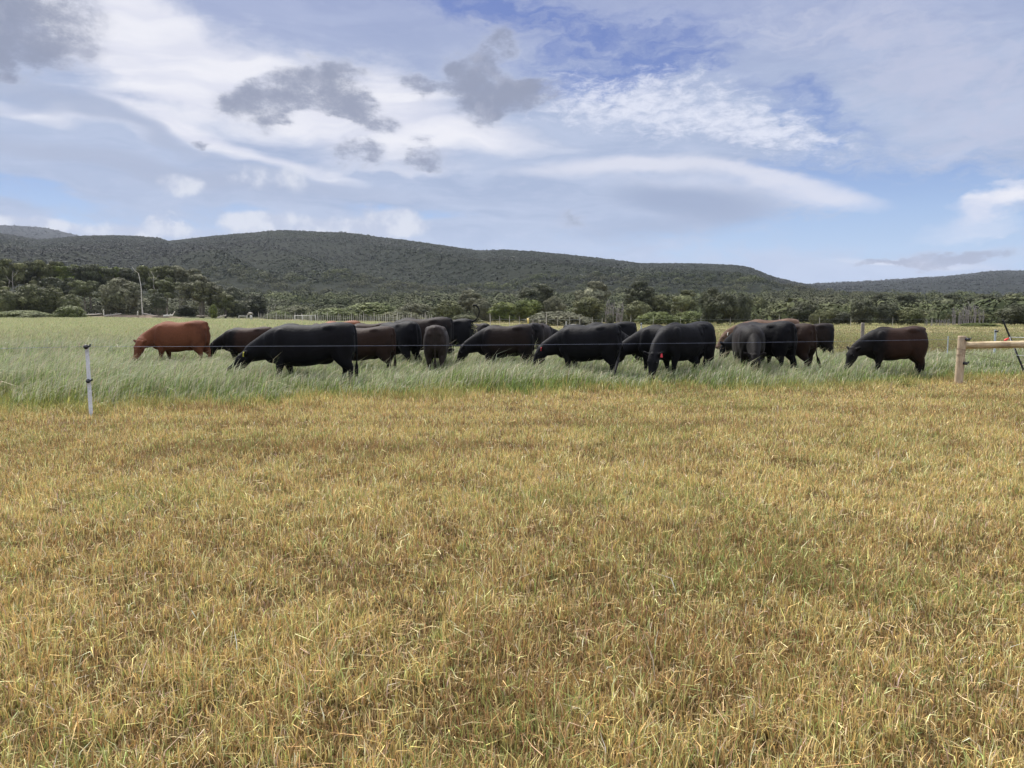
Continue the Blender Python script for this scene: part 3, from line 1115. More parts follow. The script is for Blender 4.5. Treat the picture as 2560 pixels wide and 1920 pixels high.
plant('round', 0, 'grey', 305, 699, 797, 108, 'big dense round bush with pale leaf tips in front of the tall gum wood', 'bush', Yd=184)
# bushes in front, left
for i, (kd, u, yt, yb, w, Yd, lf, lb) in enumerate([
    ('round', 18, 726, 788, 70, 172, 'olive', 'brownish rounded bush at the far left border'),
    ('round', 85, 712, 790, 95, 176, 'olive', 'rust tinged rounded bush second from the left border'),
    ('round', 133, 716, 792, 75, 178, 'olive', 'tall olive bush left of the bare sandy bank'),
    ('round', 180, 738, 793, 60, 176, 'olive', 'small rounded olive bush at the left rim of the sandy bank'),
    ('mound', 180, 757, 795, 80, 168, 'green', 'low dark green bush spilling onto the paddock beside the sandy bank'),
    ('mound', 60, 772, 790, 150, 165, 'green', 'low dark hedge of scrub along the paddock at the far left'),
    ('tree', 400, 735, 797, 50, 180, 'dark', 'small dark tree under the pale trunk gum'),
    ('round', 536, 762, 796, 22, 172, 'green', 'small bright upright shrub alone on the paddock edge'),
    ('tree', 566, 738, 796, 62, 188, 'olive', 'small tree right of the broad lumpy tree'),
    ('round', 600, 752, 797, 55, 190, 'dark', 'dark bush just left of the white wrecked frame'),
    ('round', 640, 735, 798, 70, 205, 'dark', 'dark bush just right of the white wrecked frame'),
    ('round', 470, 762, 797, 55, 190, 'dark', 'dark undergrowth bush below the broad lumpy tree on its left'),
    ('round', 585, 720, 790, 70, 225, 'dark', 'dark round bush behind the small tree and the white wrecked frame'),
]):
    plant(kd, i % 3, lf, u, yt, yb, w, lb, 'tree' if kd == 'tree' else 'bush', Yd=Yd, group='bushes along the left paddock edge')
# centre
for i, (kd, u, yt, yb, w, Yd, lf, lb) in enumerate([
    ('mound', 700, 772, 802, 75, 186, 'green', 'small yellowish bush behind the white gate frame on its left'),
    ('mound', 745, 757, 800, 90, 200, 'olive', 'olive bush behind the white gate frame'),
    ('mound', 832, 763, 803, 150, 178, 'green', 'bright green wide mound bush behind the picket fence'),
    ('mound', 925, 747, 798, 175, 188, 'green', 'large smooth green mound bush, the widest in the centre'),
    ('mound', 1000, 771, 803, 120, 160, 'olive', 'olive low bush right of the large smooth green mound'),
    ('round', 1035, 757, 800, 95, 175, 'grey', 'greyish bush behind the curled tail cow on its left'),
    ('round', 1120, 752, 804, 80, 150, 'olive', 'rounded olive bush directly behind the curled tail'),
    ('mound', 1165, 782, 810, 90, 140, 'olive', 'low olive bush just right of the curled tail'),
    ('tree', 1175, 728, 800, 78, 175, 'grey', 'pale topped tree standing above the bushes right of the curled tail'),
    ('round', 1208, 748, 806, 62, 150, 'grey', 'grey green bush with upright leaf plumes right of the curled tail'),
    ('round', 1258, 755, 806, 80, 145, 'green', 'green bush left of the yellow topped marker post'),
    ('round', 1320, 748, 806, 85, 150, 'green', 'dark green bush directly behind the yellow topped marker post'),
    ('tree', 1345, 712, 800, 115, 170, 'dark', 'broad dark tree above the yellow topped marker post'),
    ('round', 1384, 741, 800, 62, 150, 'grey', 'pale grey rounded bush between two dark trees'),
    ('mound', 1395, 771, 817, 185, 112, 'grey', 'long low bush with silvery plumes in front of the centre trees'),
    ('tree', 1485, 707, 800, 98, 165, 'grey', 'lumpy tree with light domed crown left of the dead grey stems'),
    ('round', 1468, 743, 806, 88, 135, 'olive', 'domed olive bush below the lumpy tree with light crown'),
    ('tree', 1597, 705, 800, 88, 165, 'dark', 'round topped tree above the dead grey stems'),
    ('round', 1592, 754, 806, 74, 132, 'olive', 'domed bush just right of the dead grey stems'),
    ('round', 1524, 784, 808, 24, 118, 'grey', 'small pale shrub alone in front of the dead grey stems'),
    ('mound', 1640, 772, 808, 110, 122, 'green', 'green hedge like bush, left half of the low green hedge'),
    ('mound', 1725, 772, 808, 110, 122, 'green', 'green hedge like bush, right half of the low green hedge'),
    ('round', 1650, 738, 795, 70, 165, 'olive', 'olive bush behind the low green hedge on its left'),
    ('tree', 1712, 728, 800, 85, 155, 'olive', 'brownish tree behind the low green hedge'),
    ('round', 1778, 722, 812, 66, 118, 'dark', 'left stem of the tallest dark round tree pair right of centre'),
    ('round', 1808, 733, 814, 82, 116, 'dark', 'tall dark round tree with plumed crown right of the low hedge'),
    ('round', 1855, 736, 804, 52, 135, 'dark', 'dark narrow bush touching the right side of the tall dark round tree'),
    ('round', 1895, 745, 798, 55, 160, 'olive', 'pale slender bush above the black cow rump'),
]):
    plant(kd, i % 3 if kd != 'tree' else i % 4, lf, u, yt, yb, w, lb, 'tree' if kd == 'tree' else 'bush', Yd=Yd, group='trees and bushes behind the middle of the paddock')
# right
for i, (kd, u, yt, yb, w, Yd, lf, lb) in enumerate([
    ('mound', 1950, 748, 806, 110, 150, 'olive', 'long scrubby bush above the brown cow backs'),
    ('round', 2010, 755, 808, 75, 132, 'dark', 'dark bush above the brown black cow with bare flank'),
    ('round', 2035, 783, 811, 30, 116, 'olive', 'small rounded pale shrub left of the grey timber post'),
    ('round', 2070, 770, 813, 70, 118, 'olive', 'mid green bush left of the grey timber post'),
    ('round', 2105, 780, 813, 50, 116, 'dark', 'low dark bush left of the grey timber post'),
    ('tree', 2190, 736, 800, 52, 170, 'dark', 'dark treetop behind the large round tree by the grey timber post'),
    ('tree', 2262, 736, 800, 58, 172, 'dark', 'dark treetop right of and behind the pair of round trees'),
    ('round', 2155, 748, 815, 72, 111, 'dark', 'large dense round tree directly behind the grey timber post'),
    ('round', 2216, 757, 815, 62, 112, 'dark', 'round dark tree right of the dense one behind the grey timber post'),
    ('round', 2275, 770, 816, 78, 110, 'olive', 'greener low tree above the back of the rightmost cow'),
    ('mound', 2330, 765, 806, 110, 140, 'olive', 'grey green bush bank behind the violet dead shrubs'),
    ('tree', 2370, 738, 802, 80, 160, 'dark', 'dark treetop above the violet dead shrubs'),
    ('tree', 2450, 738, 802, 90, 162, 'dark', 'dark treetop behind the dead grey trees on the right'),
    ('mound', 2445, 805, 820, 100, 100, 'green', 'low dark green bush at the foot of the dead grey trees'),
    ('round', 2535, 760, 817, 85, 104, 'dark', 'big dark spreading tree at the right border above the leaning black post'),
    ('round', 2610, 762, 817, 90, 104, 'dark', 'dark tree cut off by the right border'),
    ('tree', 2530, 738, 802, 90, 158, 'olive', 'olive treetop at the right border behind the big dark tree'),
    ('mound', 2420, 768, 806, 110, 130, 'olive', 'scrubby bush behind the dead grey trees'),
]):
    plant(kd, i % 3 if kd != 'tree' else i % 4, lf, u, yt, yb, w, lb, 'tree' if kd == 'tree' or 'tree' in lb else 'bush', Yd=Yd, group='trees and bushes behind the right of the paddock')


# dead timber
def dead_tree(u, ybot, ytop, Y, stems, spread, seed, label, name='dead_tree', mt=None, twig=4, r=0.05, group=None):
    rr = random.Random(seed)
    x = XW(u, Y); z0 = zland(x, Y)
    H = CAMZ + (785 - ytop) / F * Y - z0
    mb = MB()
    for s in range(stems):
        bx = rr.uniform(-spread, spread); by = rr.uniform(-spread, spread) * 0.6
        h = H * rr.uniform(0.7, 1.0) if stems > 1 else H
        lx_ = rr.uniform(-.10, .10) * h; ph = rr.uniform(0, 6)
        pts = [(bx + lx_ * k / 8 + 0.035 * h * math.sin(ph + k * 0.9) * k / 8, by + 0.02 * h * math.sin(k), h * k / 8 - 0.05) for k in range(9)]
        mb.tube(pts, [r * (1.15 - 0.85 * k / 8) for k in range(9)], 6)
        for t in range(twig):
            k = rr.randint(3, 8); p = pts[k]; a = rr.uniform(0, 6.28); l = h * rr.uniform(.08, .22)
            mb.tube([p, (p[0] + l * .5 * math.cos(a), p[1] + l * .5 * math.sin(a), p[2] + l * .45), (p[0] + l * .8 * math.cos(a), p[1] + l * .8 * math.sin(a), p[2] + l)], [r * .4, r * .3, r * .12], 5)
    o = link(name, mb.mesh(name), mt or m_dead, label=label, category='dead tree')
    o.location = (x, Y, z0)
    if group:
        o['group'] = group
    return o


m_white_wood = mat('bleached trunk', (0.60, 0.56, 0.50), 0.8, 0.2)
m_grey_wood = mat('violet grey dead wood', (0.26, 0.235, 0.24), 0.85, 0.1)
dead_tree(359, 782, 684, 182, 1, 0, 3, 'tall slim white dead trunk standing in front of the gum wood', mt=m_white_wood, twig=1, r=0.16)
dead_tree(398, 795, 690, 196, 1, 0, 9, 'grey forked dead trunk right of the white dead trunk', mt=m_dead, twig=5, r=0.13)
dead_tree(30, 700, 672, 198, 2, 1.0, 5, 'pale bare forked limbs at the far left above the olive bushes', mt=m_dead, twig=6, r=0.10)
dead_tree(412, 797, 752, 184, 2, 1.4, 15, 'short thin bare stems right of the round bush', mt=m_dead, twig=3, r=0.07)
for j, (u, lb) in enumerate([(1517, 'left'), (1532, 'middle'), (1547, 'right')]):
    dead_tree(u, 805, 752, 142, 7, 0.6, 30 + j, 'bare dead grey stems between two domed bushes, %s of three clumps' % lb, mt=m_grey_wood, twig=4, r=0.05, group='bare dead stems between the domed bushes')
for j, (u, yt, lb) in enumerate([(2390, 770, 'leftmost'), (2408, 764, 'second from left'), (2428, 760, 'tallest'), (2448, 768, 'rightmost')]):
    dead_tree(u, 812, yt, 118, 8, 0.75, 40 + j, 'bare dead grey tree in the clump left of the leaning black post, %s' % lb, mt=m_grey_wood, twig=7, r=0.045, group='bare dead grey trees on the right')
for j, (u, lb) in enumerate([(2325, 'left'), (2345, 'middle'), (2368, 'right')]):
    dead_tree(u, 816, 797, 108, 16, 0.8, 50 + j, 'low violet grey leafless shrub behind the rightmost cow, %s of three' % lb, name='dead_shrub', mt=m_grey_wood, twig=6, r=0.018, group='low leafless shrubs on the right')
dead_tree(682, 800, 757, 196, 3, 0.8, 60, 'small silver dead tree behind the left end of the picket fence', mt=m_dead, twig=6, r=0.06)

# bank with fallen timber under the gum wood
bk = MB()
rr = random.Random(5)
bx0, bx1 = XW(205, 180), XW(480, 180)
nb = 60
Vb = []; 
for i in range(nb + 1):
    t = i / nb; x = bx0 + (bx1 - bx0) * t
    for j in range(9):
        s = j / 8; y = 176 + 12 * s
        hgt = (0.3 + 0.8 * math.sin(math.pi * min(1, s * 1.2)) * (0.6 + 0.4 * float(vnoise(np.array([x / 4]), np.array([y / 3]), 9)[0]))) * math.sin(math.pi * t) ** 0.4
        Vb.append((x, y, float(gz(x, y)) - 0.35 + hgt * 0.9 * (0 if j in (0, 8) else 1)))
Fb = [(i * 9 + j, (i + 1) * 9 + j, (i + 1) * 9 + j + 1, i * 9 + j + 1) for i in range(nb) for j in range(8)]
bk.add(Vb, Fb)
m_sand = mat('sandy bank', rough=0.95, spec=0.1, build=lambda q, b: q.mix(q.rng(q.noise(q.n('ShaderNodeNewGeometry').outputs['Position'], 0.5, 6, 0.65), 0.4, 0.62), (0.26, 0.20, 0.155), (0.12, 0.095, 0.065)))
link('sandy_bank', bk.mesh('sandy_bank'), m_sand, kind='structure')
LG = 'fallen timber on the sandy bank'
for j, (u, yy, L_, rot, r_, mt_, lb) in enumerate([
    (285, 178, 4.0, 8, 0.22, m_dead, 'long grey fallen log at the foot of the dense round bush'),
    (262, 177, 1.2, 88, 0.16, m_white_wood, 'short pale stump standing left of the long grey log'),
    (347, 178, 1.0, 80, 0.16, m_white_wood, 'small white stump right of the dense round bush'),
    (232, 181, 5.0, 3, 0.18, m_white_wood, 'bleached branch lying along the sandy bank at its left end'),
    (423, 178, 2.2, 4, 0.30, m_white_wood, 'fat white log end beside the slim low gum tree'),
    (436, 179, 1.3, 50, 0.14, m_white_wood, 'broken white branch sticking up from the bank'),
    (385, 180, 4.5, -10, 0.14, m_dead, 'thin grey log lying sloped in the middle of the bank'),
    (508, 176, 2.6, 2, 0.25, m_bark, 'dark fallen log on the grass under the broad lumpy tree'),
    (555, 176, 2.4, 15, 0.20, m_dead, 'grey broken log right of the small bright shrub'),
]):
    mb = MB(); a = R(rot)
    pts = [(L_ * (k / 6 - 0.5) * math.cos(a), 0.1 * math.sin(k), L_ * (k / 6 - (0.5 if rot < 45 else 0.05)) * math.sin(a) + 0.15 * math.sin(k * 2 + j) * r_) for k in range(7)]
    mb.tube(pts, [r_ * (1 - 0.45 * k / 6) for k in range(7)], 9)
    for b_ in range(2):
        p = pts[2 + 2 * b_]
        mb.tube([p, (p[0] + 0.3, p[1] - 0.2, p[2] + 0.5)], [r_ * 0.4, r_ * 0.15], 6)
    o = link('stump' if rot > 70 else 'fallen_log', mb.mesh('log'), mt_, label=lb, category='stump' if rot > 70 else 'log', group=LG)
    o.location = (XW(u, yy), yy, float(gz(XW(u, yy), yy)) + 0.55)

# ------------------------------------------------------------------ scrub that nobody could count
def scrub(name, lumps, leaves, size_k, m, rr, label):
    """lumps: (x,y,z,r,h)"""
    L = np.array(lumps)
    n = len(L)
    pick = np.repeat(np.arange(n), leaves)
    d = rr.normal(0, 1, (len(pick), 3)); d[:, 2] = np.abs(d[:, 2]) * 1.1 + 0.05; d[:, 1] -= 0.25
    d /= np.linalg.norm(d, axis=1)[:, None]
    r = (1 - np.abs(rr.normal(0, 0.15, len(pick))))[:, None]
    rad = np.stack([L[pick, 3], L[pick, 3], L[pick, 4]], -1)
    P = L[pick, :3] + d * rad * r
    tone = (np.exp(rr.normal(0, 0.16, n))[pick] * np.exp(rr.normal(0, 0.10, len(pick))))
    v, q = leaf_quads(P, d, 1.0, rr)
    # scale each quad about its centre
    v = v.reshape(-1, 4, 3); cen = P[:, None, :]
    v = cen + (v - cen) * (L[pick, 3] * size_k)[:, None, None]
    me = big_mesh(name, v.reshape(-1, 3), [q], np.repeat(np.repeat(tone, 4)[:, None], 3, 1))
    return link(name, me, m, kind='stuff', label=label, category='scrub')


def tonemat(name, c0, c1, c2, s1=0.02, s2=0.004):
    c0, c1, c2 = [tuple(v * FK for v in c) for c in (c0, c1, c2)]

    def f(q, b):
        at = q.n('ShaderNodeAttribute', attribute_name='tint').outputs['Color']
        pos = q.n('ShaderNodeNewGeometry').outputs['Position']
        c = q.mix(q.rng(q.noise(pos, s1, 5, 0.6), 0.38, 0.62), c0, c1)
        c = q.mix(q.rng(q.noise(pos, s2, 4, 0.6), 0.42, 0.62), c, c2)
        return q.mix(1.0, c, at, 'MULTIPLY')
    return mat(name, rough=0.8, spec=0.1, build=f)


rr = np.random.RandomState(3)
# belt between paddock and hill
n = 5200
Yb = 118 + (640 - 118) * rr.rand(n) ** 1.15
ub = rr.uniform(-350, 2950, n)
k = Yb > far_edge(ub) + 14 + 10 * rr.rand(n)
Yb, ub = Yb[k], ub[k]
Xb = (ub - 1280) / F * Yb
Zb = np.maximum(hz(0, ub, Yb), gz(Xb, Yb))
hh = (1.3 + 2.6 * rr.rand(len(ub)) ** 1.5) * (0.8 + 0.7 * fbm(Xb, Yb, 60, 91, 3))
rad = hh * rr.uniform(0.9, 1.7, len(ub))
lum = np.stack([Xb, Yb, Zb - 0.2, rad, hh * 1.1], -1)
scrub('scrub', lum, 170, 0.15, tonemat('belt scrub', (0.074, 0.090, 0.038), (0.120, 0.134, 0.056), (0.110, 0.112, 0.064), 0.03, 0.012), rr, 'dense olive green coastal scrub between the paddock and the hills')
# hillside
for i, (nn, y0, y1, u0, u1, s0, s1, cc) in enumerate([
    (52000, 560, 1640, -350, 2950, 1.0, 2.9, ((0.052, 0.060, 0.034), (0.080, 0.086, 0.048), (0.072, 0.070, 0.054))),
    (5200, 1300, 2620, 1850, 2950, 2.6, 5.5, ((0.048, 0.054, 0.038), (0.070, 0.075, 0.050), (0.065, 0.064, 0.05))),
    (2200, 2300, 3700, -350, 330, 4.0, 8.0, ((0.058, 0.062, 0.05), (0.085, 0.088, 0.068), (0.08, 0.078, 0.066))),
]):
    Yh = y0 + (y1 - y0) * rr.rand(nn); uh = rr.uniform(u0, u1, nn)
    Xh = (uh - 1280) / F * Yh
    Zh = hz(i, uh, Yh)
    dens = fbm(Xh, Yh, 90, 95, 4)
    k = (rr.rand(nn) < 0.6 + 1.0 * sst(0.35, 0.6, dens)) & (Zh > 2)
    s = rr.uniform(s0, s1, nn) * (0.7 + 0.6 * dens) * (1 + 0.5 * (rr.rand(nn) > 0.95))
    lum = np.stack([Xh, Yh, Zh - 0.3 * s, s, s * 0.7], -1)[k]
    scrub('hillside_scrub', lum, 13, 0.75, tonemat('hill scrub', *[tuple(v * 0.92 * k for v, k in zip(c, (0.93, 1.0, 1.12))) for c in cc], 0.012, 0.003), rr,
          ['dark olive bush cover all over the main hill', 'bush cover on the low hill at the right', 'blue grey bush cover on the farthest hill at the left'][i])

# ------------------------------------------------------------------ fences
m_alu = mat('dull aluminium', rough=0.5, spec=0.5, metallic=0.1, build=lambda q, b: q.mix(q.rng(q.noise(q.n('ShaderNodeTexCoord').outputs['Object'], 30, 4, 0.6), 0.3, 0.7), (0.55, 0.57, 0.61), (0.74, 0.76, 0.80)))
m_black = mat('black plastic', (0.015, 0.015, 0.017), 0.5, 0.4)


def pine_build(q, b):
    tcn = q.n('ShaderNodeTexCoord').outputs['Object']
    n1 = q.noise(q.vmath('MULTIPLY', tcn, (1.2, 9, 9)), 3.0, 5, 0.6)
    n2 = q.noise(tcn, 2.2, 4, 0.6)
    c = q.mix(q.rng(n1, 0.35, 0.7), (0.44, 0.33, 0.18), (0.68, 0.56, 0.36))
    c = q.mix(q.rng(n2, 0.45, 0.66, 0, 0.85), c, (0.30, 0.22, 0.14))
    ck = q.noise(q.vmath('MULTIPLY', tcn, (0.8, 30, 30)), 2.0, 3, 0.5)
    c = q.mix(q.rng(ck, 0.62, 0.70, 0, 0.7), c, (0.14, 0.10, 0.07))
    bump(q, b, n1, 0.6, 0.008)
    return c


def post_build(q, b):
    tcn = q.n('ShaderNodeTexCoord').outputs['Object']
    n1 = q.noise(q.vmath('MULTIPLY', tcn, (12, 12, 1.3)), 3.0, 5, 0.6)
    n2 = q.noise(tcn, 4.5, 4, 0.6)
    c = q.mix(q.rng(n1, 0.35, 0.7), (0.42, 0.32, 0.21), (0.58, 0.47, 0.32))
    c = q.mix(q.rng(n2, 0.48, 0.66, 0, 0.7), c, (0.29, 0.215, 0.15))
    bump(q, b, n1, 0.4, 0.004)
    return c


m_pine = mat('peeled pine rail', rough=0.75, spec=0.2, build=pine_build)
m_post = mat('weathered pine post', rough=0.8, spec=0.2, build=post_build)
m_greypost = mat('old grey timber', (0.26, 0.23, 0.19), 0.85, 0.15)
m_galv = mat('galvanised steel', (0.50, 0.54, 0.56), 0.45, 0.5)
m_wire = mat('pale poly wire', (0.20, 0.23, 0.32), 0.5, 0.3)
m_rust = mat('brown tie wire', (0.16, 0.10, 0.07), 0.7, 0.3)
m_whitepaint = mat('old white paint', (0.52, 0.50, 0.46), 0.7, 0.2)
m_red = mat('red plastic', (0.75, 0.045, 0.04), 0.45, 0.4)
m_yel = mat('yellow tag plastic', (0.85, 0.72, 0.10), 0.5, 0.3)
m_black_steel = mat('black star post', (0.03, 0.03, 0.032), 0.6, 0.3)


def insulator(parent, loc, s=1.0, name='insulator'):
    mb = MB()
    mb.ell((0, 0, 0), (0.030 * s, 0.032 * s, 0.030 * s), seg=12, rings=8)
    mb.tube([(0.0, -0.02 * s, 0), (0.0, -0.055 * s, 0.0), (0.0, -0.06 * s, 0.01)], [0.020 * s, 0.026 * s, 0.012 * s], 10)
    mb.tube([(0.02 * s, -0.03 * s, 0.0), (0.045 * s, -0.035 * s, 0.012 * s), (0.05 * s, -0.035 * s, 0.035 * s)], [0.012 * s, 0.011 * s, 0.008 * s], 8)
    o = link(name, mb.mesh(name), m_black, parent)
    o.location = loc
    return o


def wire_mesh(p, q, r=0.003, sag=0.0, n=14):
    mb = MB()
    pts = []
    for i in range(n + 1):
        t = i / n
        pts.append((p[0] + (q[0] - p[0]) * t, p[1] + (q[1] - p[1]) * t, p[2] + (q[2] - p[2]) * t - sag * 4 * t * (1 - t)))
    mb.tube(pts, r, 6)
    return mb


# electric fence between stubble and crop
ef = thing('electric_fence', 'electric fence with slim metal post at left, timber end post and rail at right', 'fence', (0, 0, 0))
A = (float(FA[0]), float(FA[1])); B = (float(FB[0]), float(FB[1]))
tb = W(2392, 841, 17.4)[2]; ta = W(218, 863, 11.9)[2]
mb = MB()
hw, hd, th = 0.027, 0.022, 0.006       # folded channel profile, open to the back, with a middle rib
mb.box((-hw, -hd, -0.3), (-0.007, -hd + th, ta)); mb.box((0.007, -hd, -0.3), (hw, -hd + th, ta))
mb.box((-hw, -hd + th + 0.0005, -0.3), (-hw + th, hd, ta)); mb.box((hw - th, -hd + th + 0.0005, -0.3), (hw, hd, ta))
mb.box((-0.0065, -hd + 0.010, -0.3), (0.0065, -hd + 0.018, ta - 0.001))
p1 = link('metal_post', mb.mesh('metal_post', False), m_alu, ef)
p1.location = (A[0], A[1], 0); p1.rotation_euler = (R(-1.0), R(-0.6), R(28))
insulator(p1, (-0.012, -0.035, ta - 0.025), 1.25)
insulator(p1, (-0.012, -0.035, 0.565), 1.15)
mb = MB()
rp = 0.088
mb.loft([(0, 0, -0.4, rp, rp), (0, 0, 0.3, rp, rp * 1.02), (0.004, 0, 0.8, rp * 0.97, rp), (0.0, 0, tb - 0.012, rp * 0.96, rp * 0.97), (0, 0, tb, rp * 0.9, rp * 0.9)], side=(0, 1, 0), seg=24, sub=2)
p2 = link('timber_post', mb.mesh('timber_post'), m_post, ef)
p2.location = (B[0], B[1], 0); p2.rotation_euler = (0, R(1.6), 0)
insulator(p2, (0.055, -0.095, tb - 0.06), 1.35)
insulator(p2, (0.045, -0.095, tb - 0.60), 1.35)
for zz, til in ((0.80, -14), (0.70, 6), (0.66, -5)):
    mb = MB()
    pts = []
    for i in range(17):
        a = 2 * math.pi * i / 16
        pts.append(((rp + 0.004) * math.cos(a), (rp + 0.004) * math.sin(a), zz + (rp * math.cos(a)) * math.tan(R(til))))
    mb.tube(pts, 0.0032, 6)
    link('tie_wire', mb.mesh('tie_wire'), m_rust, p2)
# horizontal stay rail to the right
mb = MB()
zr = W(2410, 864, 17.35)[2]
rx1 = XW(2750, 16.9) - B[0]
mb.loft([(rp * 0.93, 0, zr, 0.075, 0.075), (rp * 0.95 + 0.06, 0, zr + 0.003, 0.078, 0.078), (1.2, -0.10, zr + 0.03, 0.079, 0.08), (2.2, -0.22, zr + 0.045, 0.082, 0.082), (rx1, -0.36, zr + 0.05, 0.084, 0.083)], side=(0, 0, 1), seg=22, sub=3)
rl = link('rail', mb.mesh('rail'), m_pine, ef); rl.location = (B[0], B[1], 0)
p3x = B[0] + rx1 + 0.085
mb = MB()
mb.loft([(0, 0, -0.4, rp, rp), (0, 0, 0.6, rp, rp), (0, 0, tb, rp * 0.92, rp * 0.92)], side=(0, 1, 0), seg=24, sub=2)
p3 = link('timber_post', mb.mesh('timber_post'), m_post, ef); p3.location = (p3x, B[1] - 0.36, 0)
mb = wire_mesh((B[0] + 0.09, B[1] - 0.05, 0.74), (p3x - 0.08, B[1] - 0.42, 0.12), 0.0035)
link('brace_wire', mb.mesh('brace_wire'), m_rust, ef)
mb = wire_mesh((A[0] - 0.012, A[1] - 0.075, ta - 0.02), (B[0] + 0.04, B[1] - 0.17, tb - 0.055), 0.0017, 0.035, 40)
link('wire', mb.mesh('wire'), m_wire, ef)
mb = wire_mesh((A[0] - 12, A[1] - 4.4, ta - 0.02), (A[0] - 0.012, A[1] - 0.075, ta - 0.02), 0.0022, 0.03, 12)
link('wire', mb.mesh('wire'), m_wire, ef)


def simple_post(kind, u, d, ytop, r, m_, label, cat='fence post', tilt=0, cap=None, group=None, name='fence_post', square=False):
    x = XW(u, d); z0 = float(gz(x, d)); zt = CAMZ + (785 - ytop) / F * d
    t = thing(name, label, cat, (x, d, z0), 0, group) if cap else None
    mb = MB(); h = zt - z0
    if square:
        mb.box((-r, -r * 0.35, -0.3), (r, r * 0.1, h)); mb.box((-r * 0.2, r * 0.1 + 0.0005, -0.3), (r * 0.2, r, h))
    else:
        mb.loft([(0, 0, -0.3, r, r), (0.003, 0, h * 0.5, r * 0.98, r), (0, 0, h - r * 0.2, r * 0.95, r * 0.95), (0, 0, h, r * 0.85, r * 0.85)], side=(0, 1, 0), seg=14, sub=2)
    if cap:
        p = link('post', mb.mesh('post', not square), m_, t); p.rotation_euler = (0, R(tilt), 0)
        if cap == 'insulator':
            insulator(t, (-0.03, -0.06, h - 0.05), 1.2)
        elif cap == 'sleeve':
            mc = MB(); mc.loft([(0, 0, h - 0.40, r * 1.5, r * 1.5), (0, 0, h + 0.02, r * 1.5, r * 1.5)], seg=14, sub=1)
            link('sleeve', mc.mesh('sleeve'), mat('yellow sleeve', (0.82, 0.62, 0.22), 0.5, 0.3), t)
        return t
    o = link(name, mb.mesh(name, not square), m_, label=label, category=cat)
    o.location = (x, d, z0); o.rotation_euler = (0, R(tilt), 0)
    if group:
        o['group'] = group
    return o


simple_post('g', 2488, 24.5, 824, 0.032, m_galv, 'galvanised metal post with black insulator standing behind the pine rail', tilt=-0.6, cap='insulator', square=True)
simple_post('t', 2155, 36, 808, 0.082, m_greypost, 'thick grey round timber post just left of the rightmost cow', tilt=0.5)
simple_post('t', 1602, 40, 809, 0.032, m_galv, 'thin white post standing in the dry grass behind the grazing pair, black knob on top', cap='insulator', tilt=0.6)
simple_post('t', 1415, 62, 804, 0.045, m_whitepaint, 'white post above the back of the big black cow with the red ear tag')
simple_post('t', 1320, 60, 796, 0.05, m_whitepaint, 'post with bright yellow sleeve on its top above the centre cows', cap='sleeve')
simple_post('t', 1332, 58, 801, 0.06, m_greypost, 'short grey post just right of the yellow topped post')
simple_post('t', 2077, 26, 826, 0.018, m_galv, 'very thin grey steel dropper right of the small black cow', square=True)
simple_post('t', 2370, 24.5, 840, 0.016, m_galv, 'very thin grey steel dropper between the rightmost cow and the timber end post', square=True)

# leaning black post with red gate handle, right border
d_ = 20.0
lp = thing('leaning_post', 'leaning black steel post with white cords and a red handle at the right border', 'post', (XW(2548, d_), d_, 0))
p0 = W(2556, 918, d_); pt = W(2507, 800, d_)
o_ = lp.location
k_ = (p0[2] + 0.25) / (pt[2] - p0[2])
pb = tuple(p0[i] - (pt[i] - p0[i]) * k_ for i in range(3))
mb = MB(); mb.tube([tuple(pb[i] - o_[i] for i in range(3)), tuple(p0[i] - o_[i] for i in range(3)), tuple(pt[i] - o_[i] for i in range(3))], [0.026, 0.026, 0.022], 6)
link('post', mb.mesh('post', False), m_black_steel, lp)
j0 = W(2524, 843, d_ - 0.04); j1 = W(2541, 888, d_ - 0.04)
jj = lambda p: tuple(p[i] - o_[i] for i in range(3))
mb = MB(); mb.tube([jj(j0), jj(W(2640, 846, d_)), jj(W(2760, 849, d_))], 0.008, 6); mb.tube([jj(j0), jj(W(2534, 868, d_ - 0.04)), jj(j1), jj(W(2640, 893, d_)), jj(W(2760, 896, d_))], 0.008, 6)
link('cord', mb.mesh('cord'), mat('white cord', (0.75, 0.74, 0.70), 0.6, 0.2), lp)
mb = MB(); e_ = jj(W(2513, 851, d_ - 0.06)); s_ = jj(W(2522, 845, d_ - 0.06))
mb.tube([s_, tuple((s_[i] + e_[i]) / 2 for i in range(3)), e_, (e_[0] - 0.02, e_[1], e_[2] - 0.012)], [0.012, 0.026, 0.036, 0.022], 12)
link('handle', mb.mesh('handle'), m_red, lp)


